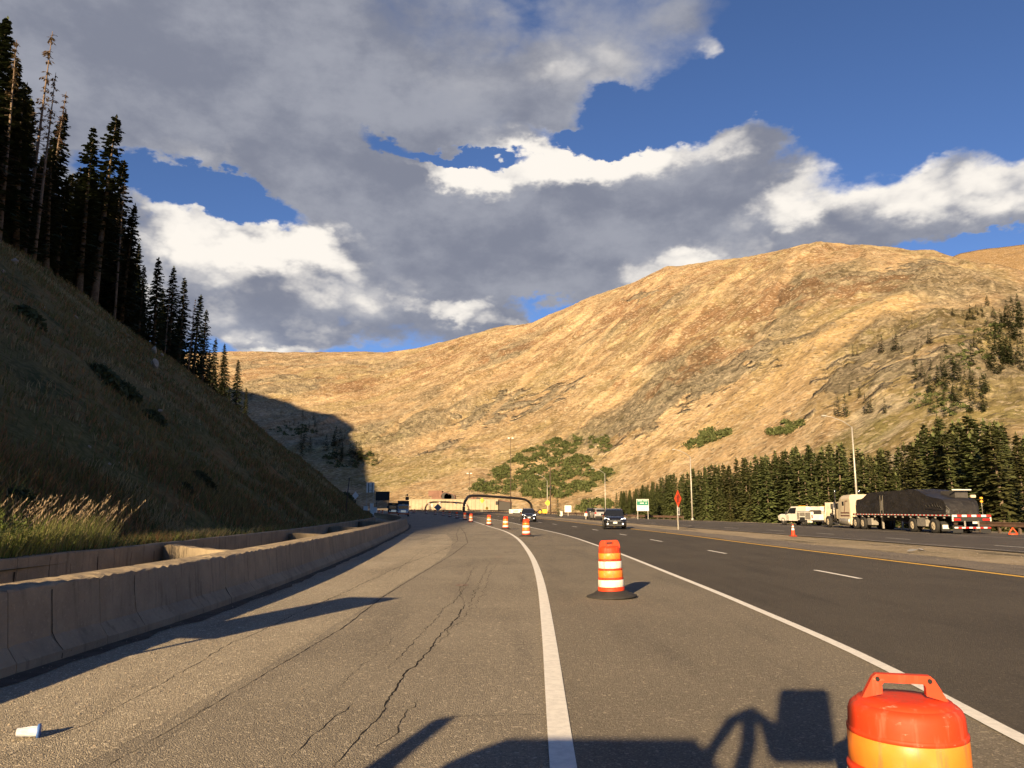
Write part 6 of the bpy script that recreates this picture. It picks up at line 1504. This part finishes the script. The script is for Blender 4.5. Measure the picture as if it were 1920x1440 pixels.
def cup():
    q = ground(50, 1386); root = empty('crushed_cup', (q.x, q.y, .050), 0, 'crushed white and blue paper cup lying on the left shoulder', 'litter'); root.rotation_euler = (R(92), R(6), R(112))
    bm = bmesh.new(); bmesh.ops.create_cone(bm, cap_ends=True, segments=20, radius1=.032, radius2=.045, depth=.13)
    bmesh.ops.subdivide_edges(bm, edges=bm.edges[:], cuts=2); rng = random.Random(3)
    for v in bm.verts:
        n = math.sin(v.co.z * 70 + v.co.x * 60) * .006 + rng.uniform(-.002, .002); v.co.x *= 1 + n * 10; v.co.y *= .82 + n * 8
    me = bpy.data.meshes.new('cup_body'); bm.to_mesh(me); bm.free(); link('cup_body', me, root, M_paper)
    MB().lathe([(.047, .062), (.049, .066), (.049, .078), (.044, .080)], 20).build('lid', M_bluep, root)
M_paper = mat('white paper', (.56, .58, .64), .8, var=.2, vscale=30); M_bluep = mat('blue plastic lid', (.06, .14, .38), .5)
cup()
q = ground(1718, 1035); root = empty('litter', (q.x, q.y, .02), .4, 'dark and white rag lying on the median gravel', 'litter'); MB().add([(-.5, 0, .02), (-.2, .1, .10), (.1, .02, .03), (.45, .08, .06), (.4, -.12, .02), (0, -.14, .09), (-.35, -.1, .02)], [(0, 1, 6), (1, 5, 6), (1, 2, 5), (2, 3, 4, 5)]).build('rag', M_back, root); MB().add([(.0, -.05, .11), (.3, 0, .09), (.25, -.12, .06)], [(0, 1, 2)]).build('scrap', M_paper, root)
# two short scraps of red tape and dark patch on the lane
for (px, py, lab) in [(935, 1045, 'short red scrap on the old asphalt left of the curved line'), (866, 1098, 'short red thread on the cracked asphalt')]:
    q = ground(px, py); o = MB().box(-.13, .13, -.008, .008, 0, .006).build('tape_scrap', M_stripe, None); o.location = (q.x, q.y, .010); o.rotation_euler = (0, 0, .15); tag(o, lab, 'litter')

# loose gravel on shoulder and median (uncountable)
def gravel():
    rng = np.random.RandomState(12); V = []; Fc = []
    def put(X, Y, s, z):
        b = len(V); p = rng.normal(0, 1, (5, 3)); p /= np.linalg.norm(p, axis=1, keepdims=True); tri = [(1, 0, -.3), (-.5, .87, -.3), (-.5, -.87, -.3), (0, 0, .8)]
        M = rng.normal(0, .25, (4, 3)) + np.array(tri)
        for v in M: V.append((X + v[0] * s, Y + v[1] * s, z + max(0, v[2] + .3) * s * .8))
        Fc.extend([(b, b + 1, b + 3), (b + 1, b + 2, b + 3), (b + 2, b, b + 3)])
    for i in range(2600):
        Y = 5.2 * math.exp(rng.rand() * 1.9); x = fin(lineJ(Y)) + abs(rng.normal(0, 1.1)) + .05; put(x, Y, rng.uniform(.003, .011) * (1 + .03 * Y), .006)
    for i in range(2200):
        Y = 18 * math.exp(rng.rand() * 1.5); a = fin(lineY(Y)) + 1.2; b = fin(lineFE(Y)) - .4; x = a + (b - a) * rng.beta(2, 2); put(x, Y, rng.uniform(.006, .022) * (1 + .008 * Y), fin(g(Y)) - .005)
    for i in range(900):
        Y = 5.2 * math.exp(rng.rand() * 1.6); x = rng.uniform(-4, 3.6); put(x, Y, rng.uniform(.003, .008), .010)
    o = link('gravel', mesh_np('gravel', np.array(V), np.array(Fc)), None, M_stone); tag(o, 'loose gravel scattered over the shoulder and median', 'gravel', kind='stuff')
gravel()

# ================================================================== behind the camera: their shadows fall into view
def camera_truck():
    root = empty('parked_truck', (-1.95, -.76, .012), R(-1), 'truck standing behind the camera that throws its shadow on the road', 'truck')
    for s in (-1, 1):
        for y in (-.9, -4.6): wheel(root, s * .85, y, .42, .26, side=s)
    part('chassis', M_frame, root, (-.5, .5, -5.2, -.1, .4, .7)); part('bonnet', M_white, root, (-.92, .92, -.6, .04, .62, 1.36), c=.10)
    secs = [[(-w, y, .6), (-w, y, 1.4), (-wt, y, zt - .12), (-wt * .82, y, zt), (wt * .82, y, zt), (wt, y, zt - .12), (w, y, 1.4), (w, y, .6)] for y, w, wt, zt in ((-.05, .95, .90, 1.5), (-.30, .95, .80, 2.30), (-.42, .95, .80, 2.40), (-2.9, .95, .80, 2.36), (-3.0, .95, .85, 2.2))]
    shell(secs, False).build('cab', M_white, root); part('bumper', M_chrome, root, (-1.0, 1.0, -.02, .12, .35, .6)); part('load_bed', M_white, root, (-1.0, 1.0, -5.6, -3.05, .7, 1.5))
    MB().add([(-.8, -.06, 1.55), (.8, -.06, 1.55), (.7, -.26, 2.18), (-.7, -.26, 2.18)], [(0, 1, 2, 3)]).build('windscreen', M_glass, root); root.children[-1].location = (0, .03, .01)
    # tow mirrors on their brackets
    part('mirror', M_trim, root, (1.38, 1.82, .05, .13, 2.05, 2.74), c=.04)
    MB().tube([(.86, -.1, 1.75), (.92, -.06, 2.15), (1.02, 0, 2.42), (1.16, .03, 2.5), (1.30, .05, 2.38), (1.42, .09, 2.1)], .055, 6).build('mirror_bracket', M_trim, root); MB().tube([(.9, -.1, 1.65), (1.15, .0, 1.8), (1.42, .09, 1.95)], .06, 6).build('mirror_bracket', M_trim, root); MB().tube([(1.14, .03, 2.5), (1.2, .03, 2.2), (1.16, .0, 1.7)], .06, 6).build('mirror_bracket', M_trim, root)
    MB().tube([(-.9, -.2, 1.7), (-1.08, 0, 2.05), (-1.16, .1, 2.40)], [.05, .09, .07], 8).build('mirror_bracket', M_trim, root); MB().tube([(.3, -1.4, 2.36), (.3, -1.4, 2.44)], .05, 8).build('beacon', M_amber, root)
camera_truck()
rs = empty('shadow_panel', (-6.2, 4.7, 0), R(-8), 'unseen panel on two posts between the barrier and wall, added to cast a shadow', 'sign'); part('panel', M_back, rs, (-.5, .5, -.015, .015, 1.85, 3.42), c=.006)  # panel added out of view to throw the wedge shadow across the shoulder
for s in (-1, 1): MB().box(s * .38 - .035, s * .38 + .035, .018, .07, 0, 3.3).build('post', M_galv, rs)
